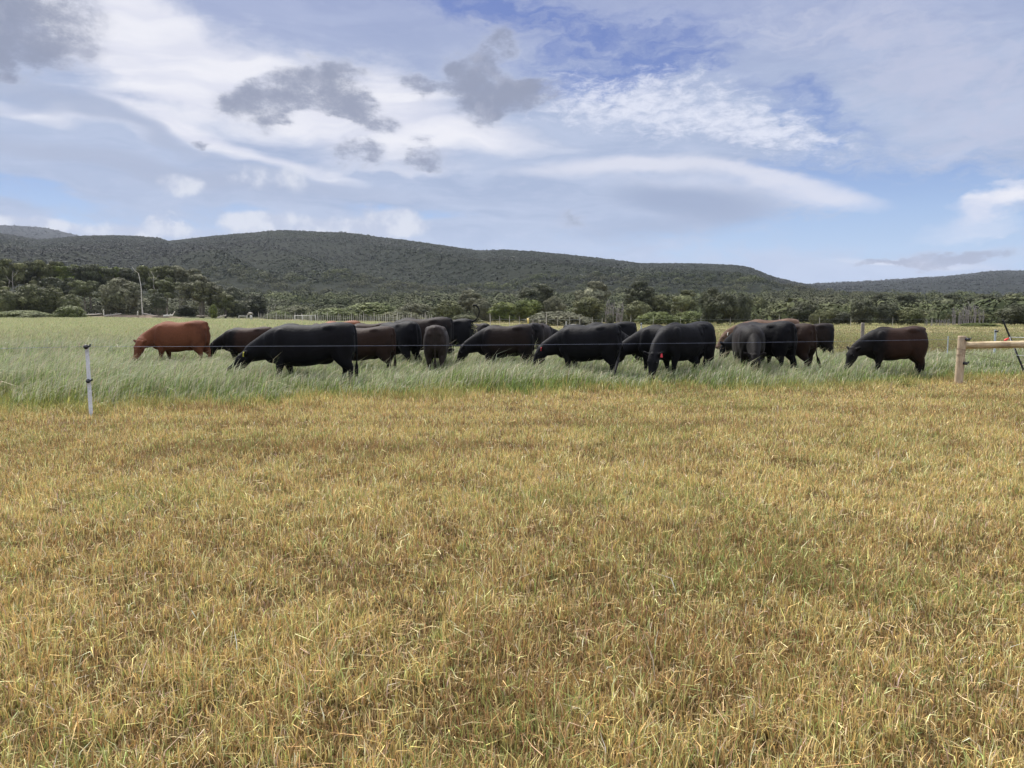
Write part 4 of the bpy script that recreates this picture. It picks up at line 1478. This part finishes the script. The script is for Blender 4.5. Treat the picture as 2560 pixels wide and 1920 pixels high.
# far fences: posts as parts, wires between them
def far_fence(name, label, line, spacing, h, r, m_, seed, wires=(0.5, 0.8), jitter=0.15, tall_every=6, m2=None):
    rr = random.Random(seed)
    pts = []
    L = []
    for (u0, d0), (u1, d1) in zip(line[:-1], line[1:]):
        x0, x1 = XW(u0, d0, 800), XW(u1, d1, 800)
        n = max(1, int(math.hypot(x1 - x0, d1 - d0) / spacing))
        for i in range(n):
            t = (i + rr.uniform(-jitter, jitter)) / n
            L.append((x0 + (x1 - x0) * t, d0 + (d1 - d0) * t))
    u, d = line[-1]; L.append((XW(u, d, 800), d))
    c = L[0]
    t = thing(name, label, 'fence', (c[0], c[1], float(gz(c[0], c[1]))))
    zc = float(gz(c[0], c[1]))
    base = {}
    for i, (x, y) in enumerate(L[:100]):
        big = i % tall_every == 0
        hh = h * (1.12 if big else rr.uniform(0.82, 1.0)); q = r * (1.6 if big else rr.uniform(0.8, 1.1))
        k = big
        if k not in base:
            mb = MB(); mb.loft([(0, 0, -0.3, 1, 1), (0.2, 0, 0.5, 1, 1), (0, 0, 1, 0.85, 0.85)], seg=8, sub=1)
            base[k] = mb.mesh('post'); base[k].materials.append(m2 if (m2 and big) else m_)
        o = bpy.data.objects.new('post', base[k]); C.objects.link(o); o.parent = t
        o.location = (x - c[0], y - c[1], float(gz(x, y)) - zc); o.scale = (q, q, hh)
        o.rotation_euler = (R(rr.uniform(-2, 2)), R(rr.uniform(-2.5, 2.5)), rr.uniform(0, 6))
    mb = MB()
    for wz in wires:
        mb.tube([(x - c[0], y - c[1], float(gz(x, y)) - zc + wz * h) for x, y in L], 0.003, 4)
    link('wire', mb.mesh('wire'), m_galv, t)
    return t


m_pick = mat('pale weathered pickets', (0.46, 0.43, 0.38), 0.8, 0.15)
far_fence('picket_fence', 'pale close set stick fence running from behind the white frame to the cattle', [(648, 178), (735, 164), (800, 150), (900, 138), (1000, 124), (1105, 112)], 0.78, 1.30, 0.045, m_pick, 3)
far_fence('wire_fence', 'thin pale post and wire fence below the bushes in the centre', [(1225, 100), (1320, 96), (1420, 92), (1505, 90)], 1.35, 1.2, 0.034, m_pick, 5, wires=(0.8,))
far_fence('wire_fence', 'sparse post and wire fence in front of the low green hedge right of centre', [(1580, 112), (1760, 110), (1960, 106), (2140, 103), (2330, 100)], 3.2, 1.15, 0.028, m_pick, 7, wires=(0.8,))
# white gate frame within the stick fence
x0, x1 = XW(738, 157, 800), XW(789, 150, 800)
gt = thing('gate_frame', 'white painted rail frame standing in the stick fence', 'gate', (x0, 156.5, float(gz(x0, 157))))
mb = MB()
for k in range(6):
    t = k / 5
    if k in (0, 2, 4, 5):
        link('post', (lambda m__: m__.mesh('post'))((lambda b: (b.loft([((x1 - x0) * t, -6.5 * t, -0.2, .06, .06), ((x1 - x0) * t, -6.5 * t, 1.28, .055, .055)], seg=10, sub=1), b)[1])(MB())), m_whitepaint, gt)
mb.tube([(-0.05, 0, 1.22), (x1 - x0 + 0.05, -6.5, 1.22)], [0.045, 0.045], 8)
link('rail', mb.mesh('rail'), m_whitepaint, gt)
x0 = XW(597, 176, 800); x1 = XW(617, 176, 800)
rt = thing('trestle_rail', 'white horizontal rail on posts left of the white wrecked frame', 'rail', (x0, 176, float(gz(x0, 176))))
mb = MB(); mb.tube([(0, 0, 0.75), (x1 - x0, 0, 0.75)], [0.07, 0.07], 8); link('rail', mb.mesh('rail'), m_whitepaint, rt)
for t in (0, 1):
    mb = MB(); mb.loft([((x1 - x0) * t, 0.1, -0.2, .07, .07), ((x1 - x0) * t, 0.1, .80, .07, .07)], seg=8, sub=1); link('post', mb.mesh('post'), m_whitepaint, rt)
# wrecked white frame with tank
x0 = XW(622, 177, 800)
wt = thing('water_tank_stand', 'white wrecked metal stand with a small white tank at the paddock edge', 'tank', (x0, 177, float(gz(x0, 177))))
mb = MB(); mb.loft([(0.55, 0, 0, .28, .28), (0.55, 0, .75, .3, .3), (0.6, 0, .95, .2, .2)], seg=14, sub=2); link('tank', mb.mesh('tank'), m_whitepaint, wt)
mb = MB()
mb.tube([(-.5, 0, .1), (-.2, 0, 1.2), (.1, 0, 1.6), (.9, 0, 1.45)], .10, 8); mb.tube([(.1, 0, 1.6), (.35, .1, .9), (.3, 0, .2)], .07, 8); mb.tube([(-.5, .1, .9), (.3, .1, 1.3), (1.0, .1, 1.2)], .07, 8)
mb.ell((0.45, 0, 1.42), (.5, .3, .13))
link('frame', mb.mesh('frame'), m_dead, wt)

# ------------------------------------------------------------------ cattle
def fur(name, base, patch=None, patch_box=None, rough=0.55, legs=None):
    """coat colour with an optional differently coloured flank; object space follows the animal"""
    def f(q, b):
        t = q.n('ShaderNodeTexCoord').outputs['Object']
        sp = q.n('ShaderNodeSeparateXYZ'); q.put(sp.inputs[0], t)
        n = q.noise(t, 3.2, 5, 0.6)
        nf = q.noise(q.vmath('MULTIPLY', t, (1, 1, 0.6)), 42, 4, 0.6)
        c = q.mix(q.rng(n, 0.3, 0.7), tuple(v * 0.75 for v in base), tuple(v * 1.3 for v in base))
        if patch:
            x0, x1, z0, z1 = patch_box
            wx = q.math('ADD', sp.outputs[0], q.math('MULTIPLY', q.math('SUBTRACT', q.noise(t, 1.7, 3, 0.5), 0.5), 0.7))
            mx = q.math('MULTIPLY', q.rng(wx, x0 - 0.3, x0 + 0.3), q.rng(wx, x1 + 0.3, x1 - 0.3))
            mz = q.math('MULTIPLY', q.rng(sp.outputs[2], z0 - 0.25, z0 + 0.25), q.rng(sp.outputs[2], z1 + 0.08, z1 - 0.08))
            m = q.math('MULTIPLY', mx, mz)
            m = q.rng(q.math('ADD', m, q.math('MULTIPLY', q.math('SUBTRACT', n, 0.5), 1.9)), 0.0, 1.15)
            c = q.mix(m, c, q.mix(q.rng(nf, 0.3, 0.7), tuple(v * 0.8 for v in patch), tuple(v * 1.2 for v in patch)))
        if legs:
            c = q.mix(q.rng(sp.outputs[2], 0.75, 0.25), c, legs)
        c = q.mix(q.rng(nf, 0.35, 0.7, 0, 0.35), c, q.mix(1.0, c, (0.6, 0.6, 0.6, 1), 'MULTIPLY'))
        b.inputs['Sheen Weight'].default_value = 0.03
        b.inputs['Sheen Roughness'].default_value = 0.4
        bump(q, b, q.math('ADD', q.math('MULTIPLY', nf, 0.3), q.noise(q.vmath('MULTIPLY', t, (1.6, 1, 0.7)), 3.5, 3, 0.5)), 0.4, 0.05)
        return c
    return mat(name, rough=rough + 0.12, spec=0.13, build=f)


COAT = {
    'black': fur('black coat', (0.0042, 0.0042, 0.0056)),
    'blackpatch': fur('black coat with brown flank', (0.006, 0.0056, 0.0066), (0.017, 0.0105, 0.008), (-0.75, 0.45, 0.55, 1.5)),
    'browntop': fur('brown coat with black shoulder', (0.007, 0.006, 0.006), (0.034, 0.0165, 0.0105), (-1.1, 0.30, 0.4, 1.6)),
    'darkbrown': fur('dark brown coat', (0.017, 0.0105, 0.0085), (0.027, 0.0145, 0.0095), (-1.1, 0.6, 0.6, 1.6)),
    'greybrown': fur('grey brown coat', (0.026, 0.019, 0.016)),
    'red': fur('red brown coat', (0.125, 0.045, 0.023), (0.16, 0.057, 0.028), (-0.6, 0.9, 0.5, 1.5), 0.65),
    'orange': fur('orange red coat', (0.20, 0.08, 0.040)),
    'dusky': fur('dusky black coat', (0.008, 0.0065, 0.006), (0.014, 0.009, 0.0075), (-1.0, 0.5, 0.5, 1.5)),
    'tan': fur('fawn coat', (0.12, 0.075, 0.052), rough=0.7),
    'whiteback': fur('black coat with white back', (0.0055, 0.0055, 0.007), (0.65, 0.63, 0.60), (-0.55, 0.15, 1.22, 1.6)),
}
m_hoof = mat('hoof', (0.03, 0.026, 0.022), 0.6, 0.3)
m_eye = mat('dark eye', (0.006, 0.005, 0.004), 0.15, 0.6)
m_tag_y = mat('yellow ear tag', (0.85, 0.78, 0.12), 0.5, 0.3)
m_tag_r = mat('red ear tag', (0.72, 0.06, 0.08), 0.5, 0.3)
m_tag_w = mat('white ear tag', (0.80, 0.80, 0.76), 0.5, 0.3)
TAGM = {'yellow': m_tag_y, 'red': m_tag_r, 'white': m_tag_w}

NECK = {      # rings from shoulder to poll: x, z, half height, half width ; poll ; head pitch in degrees below the horizontal
    'graze': ([(0.40, 0.99, .32, .22), (0.68, 0.93, .295, .20), (0.90, 0.85, .245, .155), (1.07, 0.78, .20, .125), (1.20, 0.73, .16, .11)], (1.23, 0.72), 60),
    'low': ([(0.40, 1.00, .32, .22), (0.72, 0.98, .29, .20), (0.98, 0.94, .235, .15), (1.17, 0.90, .185, .12), (1.29, 0.86, .155, .11)], (1.32, 0.86), 50),
    'reach': ([(0.40, 0.99, .32, .22), (0.70, 0.93, .295, .20), (0.93, 0.84, .245, .155), (1.12, 0.76, .20, .125), (1.24, 0.70, .16, .11)], (1.27, 0.69), 36),
    'down': ([(0.40, 0.99, .32, .22), (0.68, 0.92, .295, .20), (0.90, 0.82, .24, .155), (1.05, 0.71, .195, .125), (1.16, 0.61, .16, .11)], (1.20, 0.60), 68),
}


def make_cow(name, label, coat, u, d, heading, h, cat='cow', neck='graze', nyaw=0.0, hyaw=0.0, stretch=1.0, fat=1.0, tail='hang', tail_side=0.0,
             step=(0.0, 0.0, 0.0, 0.0), tags=(), seed=0, hroll=0.0, dz=0.0, group='grazing cattle'):
    """heading in degrees, 0 = towards +X (right in the picture), 90 = away. Local +X is forward."""
    rr = random.Random(seed)
    s = h / 1.35
    b = MB()
    SX = stretch * 0.90
    T = [(-0.945, 1.035, .17, .10), (-0.92, 1.034, .265, .17), (-0.84, 1.028, .315, .235), (-0.62, 1.005, .355, .275), (-0.38, 0.965, .362, .285),
         (-0.08, 0.905, .395, .325), (0.22, 0.89, .412, .32), (0.46, 0.91, .395, .285), (0.66, 0.91, .345, .245), (0.82, 0.87, .26, .19), (0.91, 0.84, .16, .12)]
    b.loft([(x * SX, 0, z - (fat - 1) * 0.06 * math.cos(x * 1.2), a * (1 + (fat - 1) * 0.35), w * (1 + (fat - 1) * 0.9)) for x, z, a, w in T], seg=28, sub=4, expo=2.45)
    # withers, hook bones, tail head, brisket
    b.ell((0.36 * SX, 0, 1.25), (.24, .09, .09)); b.ell((-0.84 * SX, 0, 1.26), (.12, .06, .075)); b.ell((-0.50 * SX, 0, 1.27), (.20, .13, .075))
    b.ell((0.74 * SX, 0, .70), (.19, .12, .17)); b.ell((0.60 * SX, 0, .62), (.18, .13, .12))
    for sy in (-1, 1):
        b.ell((-0.46 * SX, sy * .16, 1.22), (.20, .11, .10))
        b.ell((-0.88 * SX, sy * .12, 1.13), (.075, .055, .07))
        b.ell((-0.66 * SX, sy * .165, .90), (.25, .135, .36))
        b.ell((-0.76 * SX, sy * .15, .80), (.15, .11, .30))
        b.ell((0.54 * SX, sy * .20, .93), (.17, .105, .31))
        b.ell((0.62 * SX, sy * .17, .76), (.14, .10, .17))
    # belly, udder or flank fold
    b.ell((-0.30 * SX, 0, .60), (.20, .13, .09 * fat))
    # legs: front L/R, hind L/R with steps along x
    for i, sy in ((0, 1), (1, -1)):
        st = step[i]; x = 0.53 * SX
        b.loft([(x, sy * .175, .86, .17, .10), (x + .01, sy * .175, .68, .135, .095), (x + .35 * st, sy * .165, .52, .092, .076), (x + .6 * st, sy * .16, .38, .058, .055), (x + .8 * st, sy * .158, .22, .040, .038),
                (x + .95 * st, sy * .158, .12, .046, .044), (x + st + .02, sy * .158, .055, .058, .05), (x + st + .035, sy * .158, 0.0, .066, .056)], side=(0, 1, 0), seg=14, sub=3)
    for i, sy in ((2, 1), (3, -1)):
        st = step[i]; x = -0.68 * SX
        b.loft([(x, sy * .16, .95, .24, .13), (x + .01 + .1 * st, sy * .168, .74, .215, .125), (x - .02 + .35 * st, sy * .168, .60, .155, .10), (x - .09 + .6 * st, sy * .162, .47, .088, .066), (x - .105 + .7 * st, sy * .155, .38, .055, .048),
                (x - .075 + .85 * st, sy * .152, .22, .043, .038), (x - .05 + st, sy * .152, .12, .048, .044), (x - .02 + st, sy * .152, .055, .058, .05), (x + st, sy * .152, 0.0, .066, .056)], side=(0, 1, 0), seg=14, sub=3)
    # neck, bent sideways as it goes
    rings, poll, pitch = NECK[neck]
    piv = 0.62 * SX
    off = (SX - 1) * 0.62

    def bend(x, y, z, ang):
        a = R(ang)
        dx_ = x - piv
        return (piv + dx_ * math.cos(a) - y * math.sin(a), dx_ * math.sin(a) + y * math.cos(a), z)
    L = []
    nr = len(rings)
    for i, (x, z, a, w) in enumerate(rings):
        fr = (i / (nr - 1)) ** 1.2
        X, Y, Z = bend(x + off, 0, z, nyaw * fr)
        L.append((X, Y, Z, a, w))
    sang = R(nyaw * 0.6)
    b.loft(L, side=(-math.sin(sang), math.cos(sang), 0), seg=20, sub=4)
    # head frame
    P0 = Vector(bend(poll[0] + off, 0, poll[1], nyaw))
    yaw = R(nyaw + hyaw); pt_ = R(pitch)
    fw = Vector((math.cos(yaw) * math.cos(pt_), math.sin(yaw) * math.cos(pt_), -math.sin(pt_)))
    sd_ = Vector((-math.sin(yaw), math.cos(yaw), 0))
    if hroll:
        sd_ = (Matrix.Rotation(R(hroll), 3, fw) @ sd_)
    up = fw.cross(sd_) * -1
    if up.dot(Vector((math.cos(yaw), math.sin(yaw), 0.3))) < 0:
        up = -up

    def hp(f_, u_, s_=0.0):
        return P0 + fw * f_ + up * u_ + sd_ * s_
    HR = [(-0.09, -0.03, .085, .075), (-0.04, -0.02, .125, .108), (0.06, -0.025, .140, .122), (0.16, -0.035, .135, .112), (0.27, -0.045, .108, .086), (0.37, -0.05, .086, .074), (0.44, -0.045, .082, .078), (0.485, -0.045, .066, .066), (0.50, -0.045, .03, .03)]
    b.loft([tuple(hp(f_, u_)) + (a, w) for f_, u_, a, w in HR], side=tuple(sd_), seg=18, sub=4, expo=2.3)
    b.ell(tuple(hp(0.16, -0.10)), (.085, .075, .085))       # jaw
    b.ell(tuple(hp(-0.03, 0.07)), (.06, .06, .055))         # poll
    rot = Matrix((fw, sd_, up)).transposed()
    for sy in (-1, 1):
        b.ell(tuple(hp(0.13, 0.06, sy * .085)), (.045, .03, .035), rot=rot, seg=10, rings=6)     # brow
        # ear: flattened spindle, slightly drooping back
        e0 = hp(-0.02, 0.02, sy * .09); dirv = (sd_ * sy * 0.86 + up * 0.12 - fw * 0.42).normalized()
        nrm = (fw * 0.8 + up * 0.6).normalized(); nrm = (nrm - dirv * nrm.dot(dirv)).normalized()
        er = Matrix((dirv, nrm.cross(dirv).normalized(), nrm)).transposed()
        b.ell(tuple(e0 + dirv * 0.085), (.105, .055, .024), rot=er, seg=14, rings=8)
    # tail
    th = Vector((-0.93 * SX, 0, 1.22))
    if tail == 'hang':
        pts = [(-0.84 * SX, 0, 1.28), (-0.93 * SX, 0, 1.23), (-0.965 * SX, tail_side * .1, 1.05), (-0.97 * SX, tail_side * .25, .80), (-0.965 * SX, tail_side * .5, .56), (-0.96 * SX, tail_side * .9, .42), (-0.955 * SX, tail_side * 1.3, .27), (-0.95 * SX, tail_side * 1.5, .20)]
        rad = [.036, .034, .026, .022, .022, .042, .036, .014]
    elif tail == 'swing':     # blown out sideways
        pts = [(-0.87 * SX, 0, 1.25), (-0.95 * SX, .0, 1.19), (-0.985 * SX, tail_side * .06, 1.0), (-1.0 * SX, tail_side * .16, .80), (-1.02 * SX, tail_side * .34, .62), (-1.04 * SX, tail_side * .52, .50), (-1.05 * SX, tail_side * .72, .34), (-1.06 * SX, tail_side * .84, .22)]
        rad = [.036, .034, .026, .023, .023, .040, .034, .012]
    else:                     # raised in a hook
        pts = [(-0.87 * SX, 0, 1.25), (-0.96 * SX, .0, 1.27), (-1.10 * SX, tail_side * .03, 1.32), (-1.20 * SX, tail_side * .05, 1.46), (-1.22 * SX, tail_side * .05, 1.60), (-1.14 * SX, tail_side * .05, 1.72), (-1.02 * SX, tail_side * .04, 1.745), (-0.94 * SX, tail_side * .03, 1.69)]
        rad = [.036, .036, .028, .024, .024, .030, .036, .016]
    b.loft([p + (r_, r_) for p, r_ in zip(pts, rad)], side=(0.1, 1, 0.1), seg=10, sub=3)
    tmp = bpy.data.objects.new('tmp', b.mesh('tmp', False)); C.objects.link(tmp)
    md = tmp.modifiers.new('r', 'REMESH'); md.mode = 'VOXEL'; md.voxel_size = 0.0175 if d < 21 else 0.021
    m2 = tmp.modifiers.new('s', 'SMOOTH'); m2.factor = 0.5; m2.iterations = 7
    dg = bpy.context.evaluated_depsgraph_get()
    me = bpy.data.meshes.new_from_object(tmp.evaluated_get(dg))
    old = tmp.data
    bpy.data.objects.remove(tmp); bpy.data.meshes.remove(old)
    me.name = 'body'
    me.polygons.foreach_set('use_smooth', [True] * len(me.polygons))
    x = XW(u, d)
    t = thing(name, label, cat, (x, d, float(gz(x, d)) + dz), R(heading), group)
    t.scale = (s, s, s)
    link('body', me, COAT[coat], t)
    for sy in (-1, 1):
        mb = MB(); mb.ell((0, 0, 0), (.020, .018, .020), seg=10, rings=6)
        o = link('eye', mb.mesh('eye'), m_eye, t); o.location = hp(0.135, 0.028, sy * .108)
    for col_, sy in tags:
        mb = MB()
        e0 = hp(-0.02, 0.02, sy * .09); dirv = (sd_ * sy * 0.86 + up * 0.12 - fw * 0.42).normalized()
        q = e0 + dirv * 0.12
        nrm = (fw * 0.8 + up * 0.6).normalized()
        mb.ell(tuple(q + nrm * 0.030), (.014, .014, .014), seg=8, rings=5)
        dn = Vector((0, 0, -1)); sdv = dn.cross(nrm).normalized(); n2 = sdv.cross(dn).normalized()
        c0 = q + n2 * 0.036 + dn * 0.045
        vs = []
        for du, dv_, dn_ in [(-.026, -.038, 0), (.026, -.038, 0), (.026, .038, 0), (-.026, .038, 0)]:
            vs.append(c0 + sdv * du * (0.7 if dv_ < 0 else 1.0) + dn * dv_)
        vs2 = [v + n2 * 0.005 for v in vs]
        mb.add([tuple(v) for v in vs + vs2], [(0, 1, 2, 3), (7, 6, 5, 4), (0, 4, 5, 1), (1, 5, 6, 2), (2, 6, 7, 3), (3, 7, 4, 0)])
        link('ear_tag', mb.mesh('ear_tag', False), TAGM[col_], t)
    return t


COWS = [
    dict(label='red brown cow, leftmost of the herd, grazing with its face towards the left', coat='red', u=450, d=22.5, heading=180, h=1.41, stretch=0.92, nyaw=52, hyaw=18, fat=1.05, step=(.05, -.08, .06, -.1), seed=1),
    dict(label='small cow with black head and neck and brown flank, second from the left', coat='browntop', u=621, d=23, heading=176, h=1.22, nyaw=8, fat=1.12, step=(-.05, .05, .1, 0), seed=2),
    dict(label='largest solid black cow, nearest at the left, with two yellow tags in its ear', coat='black', u=773, d=16.3, heading=184, h=1.42, stretch=1.08, neck='reach', nyaw=-4, fat=1.08, tags=(('yellow', 1), ('yellow', -1)), step=(.10, -.16, -.10, .12), seed=3),
    dict(label='dark brown cow of which only the back shows over the largest black cow', coat='darkbrown', u=800, d=26, heading=125, h=1.31, nyaw=5, seed=4),
    dict(label='orange red cow whose back shows as a bright strip over the largest black cow', coat='orange', u=850, d=29, heading=170, h=1.36, stretch=0.95, seed=5),
    dict(label='rusty brown cow half hidden behind the dark brown one with hanging tail, its back low', coat='darkbrown', u=925, d=27, heading=178, h=1.31, seed=6),
    dict(label='dark brown cow directly right of the largest black cow, rump to the right', coat='darkbrown', u=907, d=19, heading=168, h=1.30, fat=1.1, step=(0, .08, -.06, .12), seed=7),
    dict(label='black cow seen from behind at an angle, left of the tallest brown back', coat='black', u=992, d=21, heading=132, h=1.40, fat=1.08, tail_side=-.15, step=(0, 0, -.08, .08), seed=8),
    dict(label='tallest dark brown cow in the centre group, back higher than its neighbours', coat='blackpatch', u=1052, d=22.6, heading=171, h=1.51, fat=1.08, step=(0, 0, .05, -.05), seed=9),
    dict(label='small grey brown calf seen squarely from behind in front of the centre group', coat='greybrown', u=1091, d=19.4, heading=93, h=1.33, fat=1.0, step=(0, 0, .04, -.06), seed=10, nyaw=-10),
    dict(label='black cow with its tail raised in a hook and dry grass stuck on its rump', coat='black', u=1122, d=25, heading=157, h=1.46, stretch=0.92, tail='up', seed=11),
    dict(label='brownish black cow seen from behind between the hooked tail and the yellow topped post', coat='blackpatch', u=1197, d=27, heading=112, h=1.30, seed=12),
    dict(label='black cow with brown shoulder grazing below the yellow topped post, facing left', coat='blackpatch', u=1264, d=20, heading=172, h=1.335, stretch=0.86, nyaw=6, fat=1.05, step=(.06, -.10, .08, -.04), seed=13),
    dict(label='dark cow turned away behind, its head showing to the right', coat='blackpatch', u=1349, d=24, heading=72, h=1.34, neck='low', nyaw=-52, hyaw=-10, seed=14),
    dict(label='big black cow with red ear tag and its tail blown out to the right', coat='black', u=1470, d=18.3, heading=158, h=1.37, stretch=0.9, nyaw=18, hyaw=6, fat=1.12, tail='swing', tail_side=1.0, tags=(('red', 1),), step=(.02, -.12, .05, .10), seed=15),
    dict(label='black cow behind, its rounded rump showing right of the white backed one', coat='black', u=1519, d=24, heading=172, h=1.37, step=(0, 0, .1, -.1), seed=16),
    dict(label='black cow with a white patch on its back, facing right while grazing', coat='whiteback', u=1483, d=21.5, heading=-6, h=1.315, stretch=1.0, nyaw=-4, seed=17),
    dict(label='black cow with yellow ear tag, head down left, partly hidden by the greyish black one', coat='black', u=1672, d=18.6, heading=150, h=1.36, nyaw=26, tags=(('yellow', 1),), step=(.05, -.05, 0, .1), seed=18),
    dict(label='greyish black cow in front with red ear tag, neck bent towards the camera', coat='black', u=1712, d=18.2, heading=214, h=1.42, stretch=0.95, neck='down', nyaw=14, hyaw=10, fat=1.06, tail_side=-.05, tags=(('red', 1),), step=(.06, -.12, -.04, .12), seed=19),
    dict(label='pale fawn cow with light face, mostly hidden behind the dark ones on the right', coat='tan', u=1922, d=25, heading=180, h=1.45, stretch=1.05, neck='low', nyaw=0, hyaw=0, fat=1.05, tags=(('white', 1),), seed=20),
    dict(label='dark brown black cow facing the camera with its head down in the grass', coat='dusky', neck='down', u=1871, d=18.7, heading=262, h=1.37, nyaw=-3, fat=1.12, step=(.05, -.05, 0, 0), seed=21),
    dict(label='black cow seen from its rump, right beside the one facing the camera', coat='black', u=1908, d=19.6, heading=122, h=1.42, fat=1.05, tail_side=-.1, step=(0, 0, .06, -.04), seed=22),
    dict(label='dark brown rump with sideways hanging tail, between black rump and small black cow', coat='darkbrown', u=1957, d=20, heading=130, h=1.365, tail_side=-.25, step=(0, 0, -.05, .06), seed=23),
    dict(label='small black cow farther back with legs clear of the grass, right of the rumps', coat='blackpatch', u=2016, d=25, heading=174, h=1.31, step=(.05, 0, -.08, .12), seed=24),
    dict(label='brown cow alone at the right, grazing towards the left with black neck', coat='browntop', u=2238, d=18.8, heading=178, h=1.31, stretch=0.84, nyaw=10, hyaw=12, fat=1.02, step=(.12, -.14, .04, -.04), seed=25),
]
for c_ in COWS:
    make_cow('calf' if 'calf' in c_['label'] else 'cow', cat='calf' if 'calf' in c_['label'] else 'cow', **c_)

# dry grass caught on the rump of the cow with the raised tail
rr_ = random.Random(4)
cx_, cy_ = XW(1122, 25), 25
hv = Vector((math.cos(R(157)), math.sin(R(157)), 0)); sv_ = Vector((-hv.y, hv.x, 0))
mb = MB()
for k in range(46):
    zz = rr_.uniform(0.78, 1.28); w_ = rr_.uniform(-.12, .12) + (1.3 - zz) * 0.15
    p = -hv * (0.90 + rr_.uniform(0, .03)) + sv_ * (-w_) + Vector((0, 0, zz))
    d_ = Vector((rr_.gauss(0, 1), rr_.gauss(0, 1), rr_.gauss(0, 1))).normalized() * rr_.uniform(.04, .10)
    mb.tube([tuple(p), tuple(p + d_ * .5 + Vector((0, 0, .01))), tuple(p + d_)], 0.006, 4)
gt_ = link('dry_grass_tuft', mb.mesh('dry_grass_tuft'), mat('dry grass wisps', (0.42, 0.40, 0.22), 0.8, 0.1), label='wisps of dry grass stuck to the rump of the cow with the raised tail', category='grass tuft')
gt_.location = (cx_, cy_, float(gz(cx_, cy_)) + 0.02)

# ------------------------------------------------------------------ air
hm = bpy.data.materials.new('haze air'); hm.use_nodes = True
hm.node_tree.nodes.clear()
hg = G(hm.node_tree)
pv = hg.n('ShaderNodeVolumePrincipled')
pv.inputs['Color'].default_value = (0.80, 0.87, 1.0, 1)
pv.inputs['Density'].default_value = 0.00006
pv.inputs['Anisotropy'].default_value = 0.0
ho = hg.n('ShaderNodeOutputMaterial'); hm.node_tree.links.new(pv.outputs[0], ho.inputs['Volume'])
mb = MB(); mb.box((-5600, -3100, -12), (5600, 5100, 420))
hz_o = link('haze', mb.mesh('haze', False), hm, kind='stuff', label='thin blue air haze over the far hills', category='haze')
